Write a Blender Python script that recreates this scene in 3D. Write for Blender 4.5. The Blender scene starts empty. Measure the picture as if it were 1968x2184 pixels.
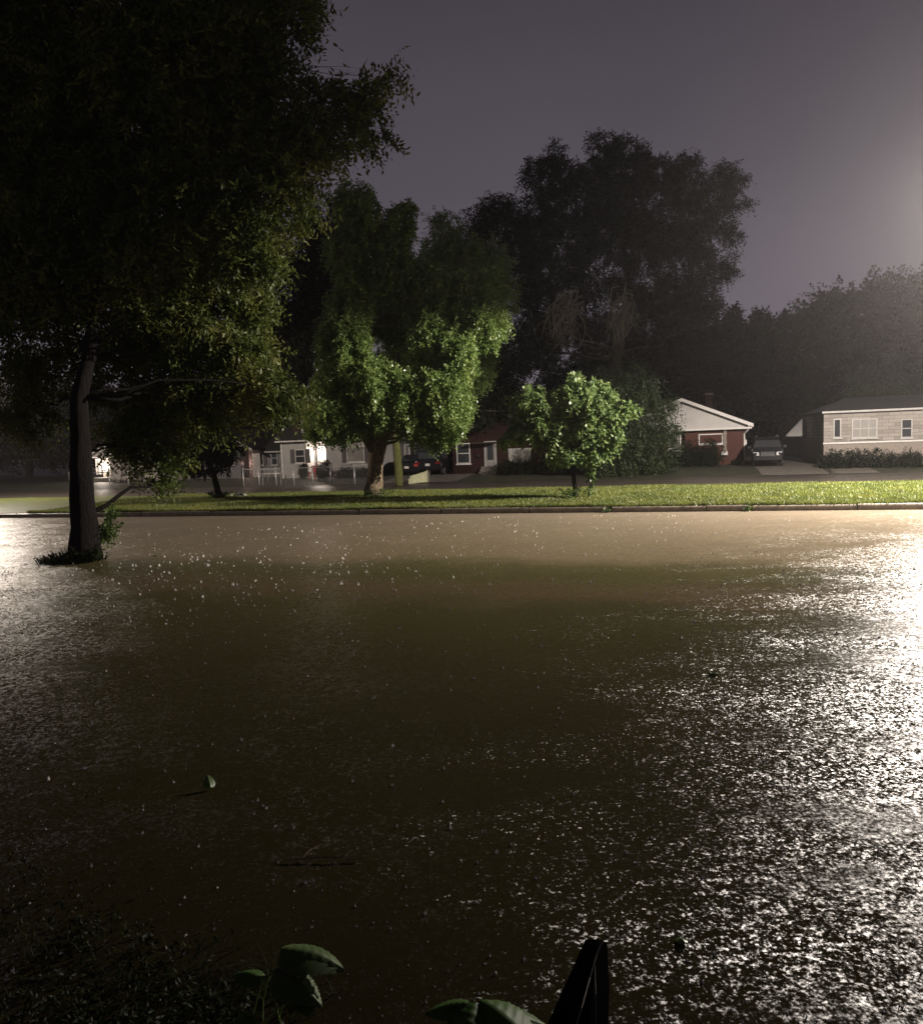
import bpy, math, random
import numpy as np
from mathutils import Vector, Matrix
random.seed(7)
rng = np.random.default_rng(7)
S = bpy.context.scene
C = S.collection
R = math.radians

# ------------------------------------------------------------------ camera
EYE = Vector((0, 0, 2.4)); F = 1641.0; PITCH = R(5.15); ROLL = R(2.1)
_f = Vector((0, math.cos(PITCH), -math.sin(PITCH)))
_r0 = Vector((1, 0, 0)); _u0 = Vector((0, math.sin(PITCH), math.cos(PITCH)))
_r = _r0*math.cos(ROLL) - _u0*math.sin(ROLL)
_u = _u0*math.cos(ROLL) + _r0*math.sin(ROLL)
cam = bpy.data.cameras.new('camera'); camo = bpy.data.objects.new('camera', cam); C.objects.link(camo)
cam.sensor_fit = 'VERTICAL'; cam.sensor_height = 36; cam.lens = 36*F/2184
cam.clip_start = 0.05; cam.clip_end = 2000
M = Matrix((_r, _u, -_f)).transposed().to_4x4(); M.translation = EYE
camo.matrix_world = M
S.camera = camo

# ------------------------------------------------------------------ world: overcast night sky lit by the town
W = bpy.data.worlds.new('World'); S.world = W; W.use_nodes = True
nt = W.node_tree; nt.nodes.clear()
wo = nt.nodes.new('ShaderNodeOutputWorld'); bg = nt.nodes.new('ShaderNodeBackground')
tc = nt.nodes.new('ShaderNodeTexCoord'); sx = nt.nodes.new('ShaderNodeSeparateXYZ')
cr = nt.nodes.new('ShaderNodeValToRGB')
cr.color_ramp.elements[0].position = 0.0; cr.color_ramp.elements[0].color = (0.17, 0.148, 0.176, 1)
cr.color_ramp.elements[1].position = 0.62; cr.color_ramp.elements[1].color = (0.027, 0.0225, 0.030, 1)
e = cr.color_ramp.elements.new(0.30); e.color = (0.080, 0.069, 0.086, 1)
nt.links.new(tc.outputs['Generated'], sx.inputs[0]); nt.links.new(sx.outputs['Z'], cr.inputs[0])
cn = nt.nodes.new('ShaderNodeTexNoise'); cn.inputs['Scale'].default_value = 1.6; cn.inputs['Detail'].default_value = 4; nt.links.new(tc.outputs['Generated'], cn.inputs[0])
cm = nt.nodes.new('ShaderNodeMapRange'); cm.inputs['From Min'].default_value = .3; cm.inputs['From Max'].default_value = .7; cm.inputs['To Min'].default_value = .84; cm.inputs['To Max'].default_value = 1.16; nt.links.new(cn.outputs['Fac'], cm.inputs['Value'])
cv_ = nt.nodes.new('ShaderNodeVectorMath'); cv_.operation = 'SCALE'; nt.links.new(cr.outputs[0], cv_.inputs[0]); nt.links.new(cm.outputs[0], cv_.inputs['Scale'])
nt.links.new(cv_.outputs[0], bg.inputs[0]); bg.inputs[1].default_value = 1.0
nt.links.new(bg.outputs[0], wo.inputs[0])

S.view_settings.view_transform = 'Standard'; S.view_settings.look = 'None'
S.view_settings.exposure = 0.0; S.view_settings.gamma = 1.0
cy = S.cycles
cy.max_bounces = 5; cy.diffuse_bounces = 2; cy.glossy_bounces = 2; cy.transmission_bounces = 3
cy.transparent_max_bounces = 6; cy.volume_bounces = 0
cy.use_adaptive_sampling = True; cy.adaptive_threshold = 0.02
cy.use_denoising = True; cy.denoiser = 'OPENIMAGEDENOISE'
cy.sample_clamp_direct = 14; cy.sample_clamp_indirect = 3
cy.caustics_reflective = False; cy.caustics_refractive = False

LAMP1 = 57000.0; LAMP2 = 14000.0; HAZE = 0.00055

# ------------------------------------------------------------------ geometry of the street
TH = R(16.6)
U = Vector((math.cos(TH), -math.sin(TH), 0)); V = Vector((math.sin(TH), math.cos(TH), 0))
def ray(px, py): return (_f*F + _r*(px-984) - _u*(py-1092)).normalized()
def at(px, py, Y):
    d = ray(px, py); return EYE + d*(Y/d.y)
def onz(px, py, z=0.0):
    d = ray(px, py); return EYE + d*((z-EYE.z)/d.z)
def onv(px, py, v):
    d = ray(px, py); return EYE + d*((v-EYE.dot(V))/d.dot(V))
def st(u, v, z=0.0): return U*u + V*v + Vector((0, 0, z))
VC, VL, VR = 24.9, 35.0, 43.5          # kerb line, far lawn edge, far kerb of the far road

# ------------------------------------------------------------------ materials
def mat(name): 
    m = bpy.data.materials.new(name); m.use_nodes = True
    t = m.node_tree; b = t.nodes['Principled BSDF']; return m, t, b
def noise(t, scale, detail=4, coord='Object', rough=.6, stretch=None):
    n = t.nodes.new('ShaderNodeTexNoise'); n.inputs['Scale'].default_value = scale
    n.inputs['Detail'].default_value = detail; n.inputs['Roughness'].default_value = rough
    c = t.nodes.new('ShaderNodeTexCoord')
    if stretch:
        mp = t.nodes.new('ShaderNodeMapping'); mp.inputs['Scale'].default_value = stretch
        t.links.new(c.outputs[coord], mp.inputs[0]); t.links.new(mp.outputs[0], n.inputs[0])
    else: t.links.new(c.outputs[coord], n.inputs[0])
    return n
def ramp(t, src, stops):
    r = t.nodes.new('ShaderNodeValToRGB'); el = r.color_ramp.elements
    el[0].position, el[0].color = stops[0][0], (*stops[0][1], 1)
    el[1].position, el[1].color = stops[-1][0], (*stops[-1][1], 1)
    for p, c in stops[1:-1]:
        x = el.new(p); x.color = (*c, 1)
    t.links.new(src, r.inputs[0]); return r
def bump(t, b, src, strength=.4, dist=.02):
    n = t.nodes.new('ShaderNodeBump'); n.inputs['Strength'].default_value = strength; n.inputs['Distance'].default_value = dist
    t.links.new(src, n.inputs['Height']); t.links.new(n.outputs[0], b.inputs['Normal'])
def simple(name, col, rough=.6, metal=0.0, var=.25, scale=6, bmp=0.0, spec=.5):
    m, t, b = mat(name)
    n = noise(t, scale)
    lo = tuple(c*(1-var) for c in col); hi = tuple(min(1, c*(1+var)) for c in col)
    r = ramp(t, n.outputs['Fac'], [(.3, lo), (.7, hi)]); t.links.new(r.outputs[0], b.inputs['Base Color'])
    b.inputs['Roughness'].default_value = rough; b.inputs['Metallic'].default_value = metal
    b.inputs['Specular IOR Level'].default_value = spec
    if bmp: bump(t, b, n.outputs['Fac'], bmp)
    return m
def leafmat(name, lo, mid, hi, gloss=.35, tr=.35, sc=1.3, spec=.5):
    m, t, b = mat(name)
    n = noise(t, sc, 6); r = ramp(t, n.outputs['Fac'], [(.3, lo), (.5, mid), (.72, hi)])
    t.links.new(r.outputs[0], b.inputs['Base Color'])
    b.inputs['Roughness'].default_value = gloss+.1; b.inputs['Specular IOR Level'].default_value = spec
    tl = t.nodes.new('ShaderNodeBsdfTranslucent'); t.links.new(r.outputs[0], tl.inputs[0])
    mx = t.nodes.new('ShaderNodeMixShader'); mx.inputs[0].default_value = tr
    t.links.new(b.outputs[0], mx.inputs[1]); t.links.new(tl.outputs[0], mx.inputs[2])
    t.links.new(mx.outputs[0], t.nodes['Material Output'].inputs[0]); return m
def brick(name, c1, c2, mortar, w=.22, h=.075):
    m, t, b = mat(name)
    c = t.nodes.new('ShaderNodeTexCoord'); s = t.nodes.new('ShaderNodeSeparateXYZ'); cb = t.nodes.new('ShaderNodeCombineXYZ')
    ad = t.nodes.new('ShaderNodeMath'); ad.operation = 'ADD'
    t.links.new(c.outputs['Object'], s.inputs[0]); t.links.new(s.outputs[0], ad.inputs[0]); t.links.new(s.outputs[1], ad.inputs[1])
    t.links.new(ad.outputs[0], cb.inputs[0]); t.links.new(s.outputs[2], cb.inputs[1])
    k = t.nodes.new('ShaderNodeTexBrick'); t.links.new(cb.outputs[0], k.inputs[0])
    k.inputs['Scale'].default_value = 1; k.inputs['Brick Width'].default_value = w; k.inputs['Row Height'].default_value = h
    k.inputs['Mortar Size'].default_value = .008; k.inputs['Color1'].default_value = (*c1, 1); k.inputs['Color2'].default_value = (*c2, 1)
    k.inputs['Mortar'].default_value = (*mortar, 1)
    t.links.new(k.outputs[0], b.inputs['Base Color']); bump(t, b, k.outputs[1], -.4, .01); b.inputs['Specular IOR Level'].default_value = .12
    b.inputs['Roughness'].default_value = .6; return m
def siding(name, col, pitch=.12):
    m, t, b = mat(name)
    c = t.nodes.new('ShaderNodeTexCoord'); s = t.nodes.new('ShaderNodeSeparateXYZ')
    md = t.nodes.new('ShaderNodeMath'); md.operation = 'MULTIPLY'; md.inputs[1].default_value = 1/pitch
    fr = t.nodes.new('ShaderNodeMath'); fr.operation = 'FRACT'
    t.links.new(c.outputs['Object'], s.inputs[0]); t.links.new(s.outputs[2], md.inputs[0]); t.links.new(md.outputs[0], fr.inputs[0])
    n = noise(t, 1.5); r = ramp(t, n.outputs['Fac'], [(.3, tuple(x*.8 for x in col)), (.7, col)])
    t.links.new(r.outputs[0], b.inputs['Base Color']); bump(t, b, fr.outputs[0], -1.0, .03)
    b.inputs['Roughness'].default_value = .45; return m
def emit(name, col, s):
    m, t, b = mat(name); b.inputs['Base Color'].default_value = (*col, 1)
    b.inputs['Emission Color'].default_value = (*col, 1); b.inputs['Emission Strength'].default_value = s; return m

MT = {}
MT['white'] = simple('white_paint', (.45, .43, .41), .45, var=.12)
MT['trim'] = simple('trim_paint', (.26, .25, .235), .5, var=.15)
MT['cream_siding'] = siding('cream_siding', (.33, .30, .27), .2)
MT['white_siding'] = siding('white_siding', (.30, .285, .27), .2)
MT['grey_siding'] = siding('grey_siding', (.11, .105, .105), .2)
MT['gable_siding'] = siding('gable_siding', (.34, .325, .31), .22)
MT['brick'] = brick('red_brick', (0.0638, 0.0165, 0.0112), (0.0465, 0.0142, 0.0105), (0.0525, 0.0338, 0.0277))
MT['brick_dark'] = brick('dark_brick', (.024, .008, .006), (.018, .007, .005), (.020, .014, .012))
MT['stone'] = brick('pale_stone', (.24, .22, .195), (.165, .148, .13), (.07, .06, .055), .62, .2)
MT['shingle'] = simple('roof_shingle', (.016, .015, .015), .75, var=.4, scale=9, bmp=.3)
MT['shingle_pale'] = simple('pale_roof_shingle', (.12, .105, .10), .7, var=.25, scale=9, bmp=.3)
MT['glass'] = simple('window_glass', (.03, .032, .035), .08, var=.1)
MT['blind'] = simple('window_blind', (.14, .13, .115), .5, var=.1)
MT['shutter'] = simple('dark_shutter', (.03, .02, .02), .5)
MT['dark'] = simple('black_metal', (.015, .015, .016), .35)
MT['postblack'] = simple('matt_black_cloth', (.002, .002, .002), 1.0, spec=.0)
MT['steel'] = simple('galvanised_steel', (.32, .31, .30), .4, .5)
MT['concrete'] = simple('concrete', (.10, .088, .074), .55, var=.3, scale=3, bmp=.3)
MT['curb'] = simple('wet_kerb_concrete', (.20, .17, .13), .45, var=.35, scale=5, bmp=.3)
MT['door'] = simple('door_paint', (.20, .19, .18), .4, var=.1)
MT['redpaint'] = simple('red_plastic', (.45, .04, .03), .4)
MT['bush'] = leafmat('bush_leaf', (.006, .009, .004), (.010, .014, .006), (.018, .024, .010), .6, spec=.15)
MT['car'] = simple('dark_car_paint', (.008, .008, .010), .25, .0, var=.05)
MT['grille'] = simple('grille_bars', (.12, .12, .12), .3, .6)
MT['carblack'] = simple('black_car_paint', (.010, .010, .012), .2, .3, var=.05)
MT['rubber'] = simple('tyre_rubber', (.02, .02, .02), .8)
MT['chrome'] = simple('chrome', (.55, .55, .55), .15, 1.0, var=.05)
MT['lens'] = simple('headlight_lens', (.6, .6, .6), .08, .3, var=.05)
MT['tail'] = simple('tail_light_red', (.10, .006, .006), .2)
MT['tail_on'] = emit('tail_light_lit', (.22, .010, .008), .03)
MT['porch'] = emit('porch_bulb', (1.0, .86, .72), 30)
MT['porch_dim'] = emit('small_bulb', (1.0, .82, .62), 18)
MT['streetlens'] = emit('street_lamp_lens', (1.0, .86, .68), 60)
MT['bin'] = simple('pale_plastic', (.42, .42, .26), .45, var=.2)
MT['beige'] = simple('beige_render', (0.1500, 0.1237, 0.1013), .6, var=.15)
MT['garage'] = siding('garage_siding', (.20, .195, .18), .2)

def barkmat(name, lo, hi, sc=5):
    m, t, b = mat(name)
    n = noise(t, sc, 8, stretch=(4, 4, .7), rough=.7)
    r = ramp(t, n.outputs['Fac'], [(.35, lo), (.62, hi)]); t.links.new(r.outputs[0], b.inputs['Base Color'])
    bump(t, b, n.outputs['Fac'], 1.0, .12); b.inputs['Roughness'].default_value = .85; b.inputs['Specular IOR Level'].default_value = .2; return m
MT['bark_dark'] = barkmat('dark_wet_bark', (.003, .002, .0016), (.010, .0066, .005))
MT['bark'] = barkmat('grey_brown_bark', (.06, .045, .028), (.32, .25, .165))
MT['bark_moss'] = barkmat('mossy_bark', (.05, .055, .015), (.15, .15, .05))
MT['bark_twig'] = barkmat('pale_twig_bark', (.10, .085, .065), (.2, .17, .13))
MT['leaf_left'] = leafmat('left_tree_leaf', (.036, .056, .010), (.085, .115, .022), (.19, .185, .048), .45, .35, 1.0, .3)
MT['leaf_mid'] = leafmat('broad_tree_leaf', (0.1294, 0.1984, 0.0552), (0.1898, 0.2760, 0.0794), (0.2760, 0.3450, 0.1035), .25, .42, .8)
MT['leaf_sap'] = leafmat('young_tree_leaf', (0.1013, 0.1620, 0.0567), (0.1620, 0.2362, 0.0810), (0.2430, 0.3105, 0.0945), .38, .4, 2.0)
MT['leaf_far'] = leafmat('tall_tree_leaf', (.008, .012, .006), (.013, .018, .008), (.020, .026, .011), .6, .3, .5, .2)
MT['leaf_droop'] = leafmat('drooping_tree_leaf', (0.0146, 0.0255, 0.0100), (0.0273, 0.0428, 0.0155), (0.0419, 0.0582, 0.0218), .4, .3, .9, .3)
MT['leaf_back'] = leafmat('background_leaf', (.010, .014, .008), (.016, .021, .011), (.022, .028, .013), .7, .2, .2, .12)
MT['weed'] = leafmat('weed_leaf', (.05, .09, .02), (.08, .13, .03), (.11, .16, .04), .3, .35, 4)
MT['bigleaf'] = leafmat('broad_wet_leaf', (.016, .042, .004), (.028, .064, .007), (.045, .085, .012), .45, .3, 9, .18)
MT['bigleaf_pale'] = leafmat('pale_broad_leaf', (.026, .048, .012), (.042, .070, .018), (.060, .092, .028), .45, .25, 9, .22)

def lawnmat(name, k=1.0):
    m, t, b = mat(name)
    n = noise(t, .8, 8, rough=.75); r = ramp(t, n.outputs['Fac'], [(.33, (.045*k, .042*k, .016*k)), (.4, (.055*k, .072*k, .014*k)), (.5, (.088*k, .106*k, .020*k)), (.7, (.135*k, .13*k, .030*k))])
    t.links.new(r.outputs[0], b.inputs['Base Color']); b.inputs['Roughness'].default_value = .5
    tl = t.nodes.new('ShaderNodeBsdfTranslucent'); t.links.new(r.outputs[0], tl.inputs[0])
    mx = t.nodes.new('ShaderNodeMixShader'); mx.inputs[0].default_value = .3
    t.links.new(b.outputs[0], mx.inputs[1]); t.links.new(tl.outputs[0], mx.inputs[2])
    t.links.new(mx.outputs[0], t.nodes['Material Output'].inputs[0]); return m
MT['lawn'] = lawnmat('lawn_turf', 1.35); MT['blade'] = lawnmat('grass_blade', 1.75)
MT['wetgrass'] = leafmat('wet_dark_grass', (.008, .012, .003), (.012, .017, .005), (.020, .027, .008), .85, .2, 3, .1)
MT['undergrowth'] = leafmat('undergrowth_leaf', (0.0030, 0.0054, 0.0012), (0.0060, 0.0102, 0.0024), (0.0120, 0.0192, 0.0042), .55, .2, 5, .12)
MT['ground'] = simple('wet_soil_and_grass', (.022, .024, .011), .6, var=.5, scale=1.2, bmp=.4)

# water: shallow brown flood water roughened by rain
m, t, b = mat('flood_water'); MT['water'] = m
# shallow water takes the colour of what it covers: muddy road, green verge, pavement, dark yard
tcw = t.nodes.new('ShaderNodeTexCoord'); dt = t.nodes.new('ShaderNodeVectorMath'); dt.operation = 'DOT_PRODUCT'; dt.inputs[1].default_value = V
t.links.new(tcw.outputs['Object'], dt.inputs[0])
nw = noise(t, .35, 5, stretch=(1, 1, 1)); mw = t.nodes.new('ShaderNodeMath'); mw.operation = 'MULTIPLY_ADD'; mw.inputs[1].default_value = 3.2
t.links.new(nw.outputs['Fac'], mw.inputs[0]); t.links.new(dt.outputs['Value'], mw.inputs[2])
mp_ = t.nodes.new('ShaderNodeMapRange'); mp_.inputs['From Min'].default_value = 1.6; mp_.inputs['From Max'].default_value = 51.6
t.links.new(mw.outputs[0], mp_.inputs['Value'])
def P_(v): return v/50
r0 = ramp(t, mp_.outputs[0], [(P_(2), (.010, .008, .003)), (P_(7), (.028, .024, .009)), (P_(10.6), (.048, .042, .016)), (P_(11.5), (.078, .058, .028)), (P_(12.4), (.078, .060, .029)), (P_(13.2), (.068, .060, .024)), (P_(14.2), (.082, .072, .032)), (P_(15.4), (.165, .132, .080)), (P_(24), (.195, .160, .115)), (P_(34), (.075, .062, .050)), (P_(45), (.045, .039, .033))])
def vm(op, a=None, bb=None):
    x = t.nodes.new('ShaderNodeVectorMath'); x.operation = op
    for i, s in enumerate((a, bb)):
        if s is None: continue
        if isinstance(s, tuple): x.inputs[i].default_value = s
        else: t.links.new(s, x.inputs[i])
    return x.outputs[0]
tot = None
for sc, amp, det in ((34, 1.7, 2), (11, 1.0, 2), (1.6, .36, 2), (70, .9, 1)):
    n = noise(t, sc, det, stretch=(1, 1, 1))
    d = vm('MULTIPLY', vm('SUBTRACT', n.outputs['Color'], (.5, .5, .5)), (amp, amp, 0))
    tot = d if tot is None else vm('ADD', tot, d)
# gusts: patches of rougher and calmer water
ng = noise(t, .55, 3, stretch=(.6, 1.5, 1)); rg = ramp(t, ng.outputs['Fac'], [(.36, (.35, .35, .35)), (.60, (1.45, 1.45, 1.45))])
tot = vm('MULTIPLY', tot, rg.outputs[0])
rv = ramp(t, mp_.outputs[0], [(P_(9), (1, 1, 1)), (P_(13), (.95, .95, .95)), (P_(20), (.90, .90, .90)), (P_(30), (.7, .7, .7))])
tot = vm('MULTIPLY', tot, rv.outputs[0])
nrm = vm('NORMALIZE', vm('ADD', tot, (0, 0, 1)))
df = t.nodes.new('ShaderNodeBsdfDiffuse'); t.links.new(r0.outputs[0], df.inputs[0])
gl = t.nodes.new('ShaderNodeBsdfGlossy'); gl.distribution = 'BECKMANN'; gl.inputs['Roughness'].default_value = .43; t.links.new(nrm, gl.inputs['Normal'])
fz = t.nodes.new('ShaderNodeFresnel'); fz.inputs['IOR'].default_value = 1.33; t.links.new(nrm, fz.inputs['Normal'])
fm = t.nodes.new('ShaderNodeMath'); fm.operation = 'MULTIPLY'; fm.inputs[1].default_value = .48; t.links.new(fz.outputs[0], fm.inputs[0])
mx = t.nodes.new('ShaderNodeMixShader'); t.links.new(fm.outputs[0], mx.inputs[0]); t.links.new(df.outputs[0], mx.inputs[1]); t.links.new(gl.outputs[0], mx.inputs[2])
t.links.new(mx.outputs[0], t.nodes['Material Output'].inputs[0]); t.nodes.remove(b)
MT['splash'] = simple('splash_drops', (.88, .86, .83), .12, var=.05)

# ------------------------------------------------------------------ mesh helpers
class MB:
    def __init__(s): s.v = []; s.f = []
    def add(s, vs, fs):
        o = len(s.v); s.v += [tuple(v) for v in vs]; s.f += [tuple(i+o for i in f) for f in fs]; return s
    def box(s, x0, x1, y0, y1, z0, z1):
        return s.add([(x0,y0,z0),(x1,y0,z0),(x1,y1,z0),(x0,y1,z0),(x0,y0,z1),(x1,y0,z1),(x1,y1,z1),(x0,y1,z1)],
                     [(0,3,2,1),(4,5,6,7),(0,1,5,4),(1,2,6,5),(2,3,7,6),(3,0,4,7)])
    def prism(s, pts, y0, y1):         # polygon in x,z pushed along y
        n = len(pts)
        return s.add([(x,y0,z) for x,z in pts]+[(x,y1,z) for x,z in pts],
                     [tuple(range(n)), tuple(range(2*n-1, n-1, -1))]+[(i, i+n, (i+1)%n+n, (i+1)%n) for i in range(n)])
    def loft(s, rings, cap=True):
        n = len(rings[0]); vs = [p for r in rings for p in r]; fs = []
        for k in range(len(rings)-1):
            for i in range(n): fs.append((k*n+i, k*n+(i+1)%n, (k+1)*n+(i+1)%n, (k+1)*n+i))
        if cap: fs += [tuple(range(n-1, -1, -1)), tuple(range((len(rings)-1)*n, len(rings)*n))]
        return s.add(vs, fs)
    def tube(s, path, rad, n=8, wob=0.0):
        rings = []
        P = [Vector(p) for p in path]
        for i, p in enumerate(P):
            d = (P[min(i+1, len(P)-1)] - P[max(i-1, 0)]).normalized()
            a = d.cross(Vector((0.3, 1, 0.1))).normalized(); c = d.cross(a)
            rr = rad[i] if hasattr(rad, '__len__') else rad
            rings.append([p + (a*math.cos(2*math.pi*k/n) + c*math.sin(2*math.pi*k/n))*rr*(1+wob*random.uniform(-1, 1)) for k in range(n)])
        return s.loft(rings)
    def sphere(s, c, r, n=10, m=6, sq=(1,1,1)):
        rings = []
        for j in range(m+1):
            a = math.pi*j/m; rr = max(1e-3, math.sin(a))
            rings.append([(c[0]+r*sq[0]*rr*math.cos(2*math.pi*k/n), c[1]+r*sq[1]*rr*math.sin(2*math.pi*k/n), c[2]-r*sq[2]*math.cos(a)) for k in range(n)])
        return s.loft(rings)
def obj(name, mb, m, parent=None, smooth=False):
    me = bpy.data.meshes.new(name); me.from_pydata(mb.v, [], mb.f); me.update()
    me.materials.append(MT[m] if isinstance(m, str) else m)
    o = bpy.data.objects.new(name, me); C.objects.link(o)
    if parent: o.parent = parent
    if smooth: me.polygons.foreach_set('use_smooth', [True]*len(me.polygons))
    return o
def obj_np(name, v, nper, m, parent=None):
    nv = len(v); nf = nv//nper
    me = bpy.data.meshes.new(name); me.vertices.add(nv); me.vertices.foreach_set('co', v.astype(np.float32).ravel())
    me.loops.add(nv); me.loops.foreach_set('vertex_index', np.arange(nv, dtype=np.int32))
    me.polygons.add(nf); me.polygons.foreach_set('loop_start', np.arange(0, nv, nper, dtype=np.int32))
    me.update(calc_edges=True); me.materials.append(MT[m])
    o = bpy.data.objects.new(name, me); C.objects.link(o)
    if parent: o.parent = parent
    return o
def tag(o, label=None, cat=None, group=None, kind=None):
    for k, x in (('label', label), ('category', cat), ('group', group), ('kind', kind)):
        if x: o[k] = x
    return o
def thing(name, label, cat, loc=(0,0,0), rz=0.0, group=None):
    o = bpy.data.objects.new(name, None); C.objects.link(o); o.empty_display_size = .3
    o.location = loc; o.rotation_euler = (0, 0, rz); return tag(o, label, cat, group)
def sthing(name, label, cat, u, v, z=0, group=None): return thing(name, label, cat, st(u, v, z), -TH, group)

# ------------------------------------------------------------------ ground, water, lawn, kerb
def gz(v, u=0):
    if v < 16: return -.25
    if v < VR: return -.35
    if v < VR+6: return -.08 + (v-VR)*.055
    return min(.25+(v-VR-6)*.01, .6)
mb = MB(); us = [-400, -120, -60, -40, -30, -20, -10, 0, 10, 20, 30, 40, 60, 120, 400]
vs_ = [-60, 0, 3, 8, 16, 20, VC, VL, VR, VR+.05, VR+2, VR+4, VR+6, VR+10, 70, 100, 200, 600]
vv = [st(u, v, gz(v)) for v in vs_ for u in us]; n = len(us)
mb.add(vv, [(j*n+i, j*n+i+1, (j+1)*n+i+1, (j+1)*n+i) for j in range(len(vs_)-1) for i in range(n-1)])
tag(obj('ground', mb, 'ground'), kind='structure')
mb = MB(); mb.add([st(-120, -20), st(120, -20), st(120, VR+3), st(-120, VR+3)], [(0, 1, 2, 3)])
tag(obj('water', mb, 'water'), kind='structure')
# lawn of the median, slightly crowned
mb = MB(); us2 = np.linspace(-70, 60, 131); vs2 = np.linspace(VC+.16, VL, 14)
def lz(u, v): return .17 + .07*math.sin(math.pi*(v-VC)/(VL-VC)) + .015*math.sin(u*1.1+v)
vv = [st(u, v, lz(u, v)) for v in vs2 for u in us2]; n = len(us2)
mb.add(vv, [(j*n+i, j*n+i+1, (j+1)*n+i+1, (j+1)*n+i) for j in range(13) for i in range(n-1)])
mb.add([st(-70, VL, -.3), st(60, VL, -.3), st(60, VL, .17), st(-70, VL, .17)], [(0, 1, 2, 3)])
tag(obj('lawn', mb, 'lawn'), kind='structure')
mb = MB(); u = -60.0
cb = thing('kerb', None, None); del_keys = None
cb['kind'] = 'structure'
# joints measured at two weedy gaps in the photograph
g1 = onv(1293, 1083, VC).dot(U); g2 = onv(1592, 1080, VC).dot(U)
while u < 60:
    L = 3.05; w = .05 if min(abs(u-g1), abs(u-g2)) > 1.6 else .05
    if u < g1 < u+L and g1-u > .3: L = g1-u; 
    if u < g2 < u+L and g2-u > .3: L = g2-u
    z = .175 + random.uniform(-.012, .012); a, bq = u+.02, u+L-.02
    if abs(u-g1) < .1 or abs(u-g2) < .1: a += .16
    p = []
    for uu in (a, bq):
        p.append([st(uu, VC, -.35), st(uu, VC+.18, -.35), st(uu, VC+.18, z), st(uu, VC+.07, z), st(uu, VC+.03, z-.02), st(uu, VC+.01, z-.06)])
    mb.loft(p); u += L
C.objects.unlink(cb); bpy.data.objects.remove(cb)
tag(obj('kerb', mb, 'curb'), kind='structure')
# grass blades
def blades(n, ulo, uhi, vlo, vhi, h, w, zf, keep=None):
    u = rng.uniform(ulo, uhi, n); v = rng.uniform(vlo, vhi, n)
    if keep is not None:
        k = keep(u, v); u = u[k]; v = v[k]; n = len(u)
    z = np.array([zf(a, b) for a, b in zip(u, v)])
    Ux, Uy, Vx, Vy = U.x, U.y, V.x, V.y
    base = np.stack([u*Ux+v*Vx, u*Uy+v*Vy, z], 1)
    a = rng.uniform(0, 2*math.pi, n); hh = h*rng.uniform(.5, 1.4, n)
    side = np.stack([np.cos(a), np.sin(a), 0*a], 1)*w
    lean = np.stack([rng.normal(0, .5, n), rng.normal(0, .5, n), np.ones(n)], 1)*hh[:, None]
    return np.stack([base-side, base+side, base+lean], 1).reshape(-1, 3)
lawn_blades = blades(260000, -26, 22, VC+.12, VL+.05, .075, .014, lz)
edge = blades(30000, -26, 22, VC+.10, VC+.30, .11, .012, lz)
tag(obj_np('grass', np.concatenate([lawn_blades, edge]), 3, 'blade'), 'short wet green grass covering the median between the two flooded roads', 'grass', kind='stuff')

# ------------------------------------------------------------------ leaves and trees
def tuft_pts(blobs, tufts, twigs, shell=.55, squash=(1, 1, 1), tr=.34):
    """blobs: list of (centre, (rx, ry, rz), weight). returns twig bases + outward dirs"""
    cs = []; outs = []
    wt = np.array([b[2]*b[1][0]*b[1][2] for b in blobs]); cnt = np.maximum(3, (tufts*wt/wt.sum()).astype(int))
    for (c, r, w), k in zip(blobs, cnt):
        d = rng.normal(size=(k, 3)); d /= np.linalg.norm(d, axis=1)[:, None]
        rad = shell + (1.12-shell)*rng.uniform(0, 1, k)**.75
        rad[rng.uniform(size=k) < .22] *= .5
        p = d*rad[:, None]*np.array(r); tc_ = np.array(c)+p
        rr = tr*min(r[0], r[2])*rng.uniform(.5, 1.25, k)
        q = rng.normal(size=(k, twigs, 3)); q /= np.linalg.norm(q, axis=2)[:, :, None]
        q *= rng.uniform(0, 1, (k, twigs, 1))**.45
        pt = tc_[:, None, :] + q*rr[:, None, None]*np.array(squash)
        cs.append(pt.reshape(-1, 3)); outs.append((q + d[:, None, :]*.8).reshape(-1, 3))
    return np.concatenate(cs), np.concatenate(outs)
def leaf_mesh(base, out, per=9, twig=.45, ln=.08, wd=.04, droop=.5, pin=True):
    n = len(base); ax = out + rng.normal(0, .35, (n, 3)) + np.array([0, 0, -droop])
    ax /= np.linalg.norm(ax, axis=1)[:, None]
    side = np.cross(ax, rng.normal(size=(n, 3))); side /= np.linalg.norm(side, axis=1)[:, None]
    L = twig*rng.uniform(.5, 1.2, n); t = (np.arange(per)+.5)/per
    bend = np.array([0, 0, -1.0])*droop*.5
    P = base[:, None, :] + ax[:, None, :]*(L[:, None]*t)[:, :, None] + bend*(L[:, None]*t**2)[:, :, None]
    sg = np.where(np.arange(per) % 2 == 0, 1, -1)[None, :, None]
    ld = side[:, None, :]*sg + ax[:, None, :]*.5 + rng.normal(0, .3, (n, per, 3)) + np.array([0, 0, -droop*.5])
    ld /= np.linalg.norm(ld, axis=2)[:, :, None]
    nn = np.cross(ld, rng.normal(size=(n, per, 3)) + np.array([0, 0, 1.0])); nn /= np.linalg.norm(nn, axis=2)[:, :, None]
    l = (ln*rng.uniform(.7, 1.3, (n, per)))[:, :, None]; w = (wd*rng.uniform(.7, 1.3, (n, per)))[:, :, None]
    a = P; b_ = P+ld*l*.45+nn*w*.5; c_ = P+ld*l; d_ = P+ld*l*.45-nn*w*.5
    return np.stack([a, b_, c_, d_], 2).reshape(-1, 3)
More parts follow.
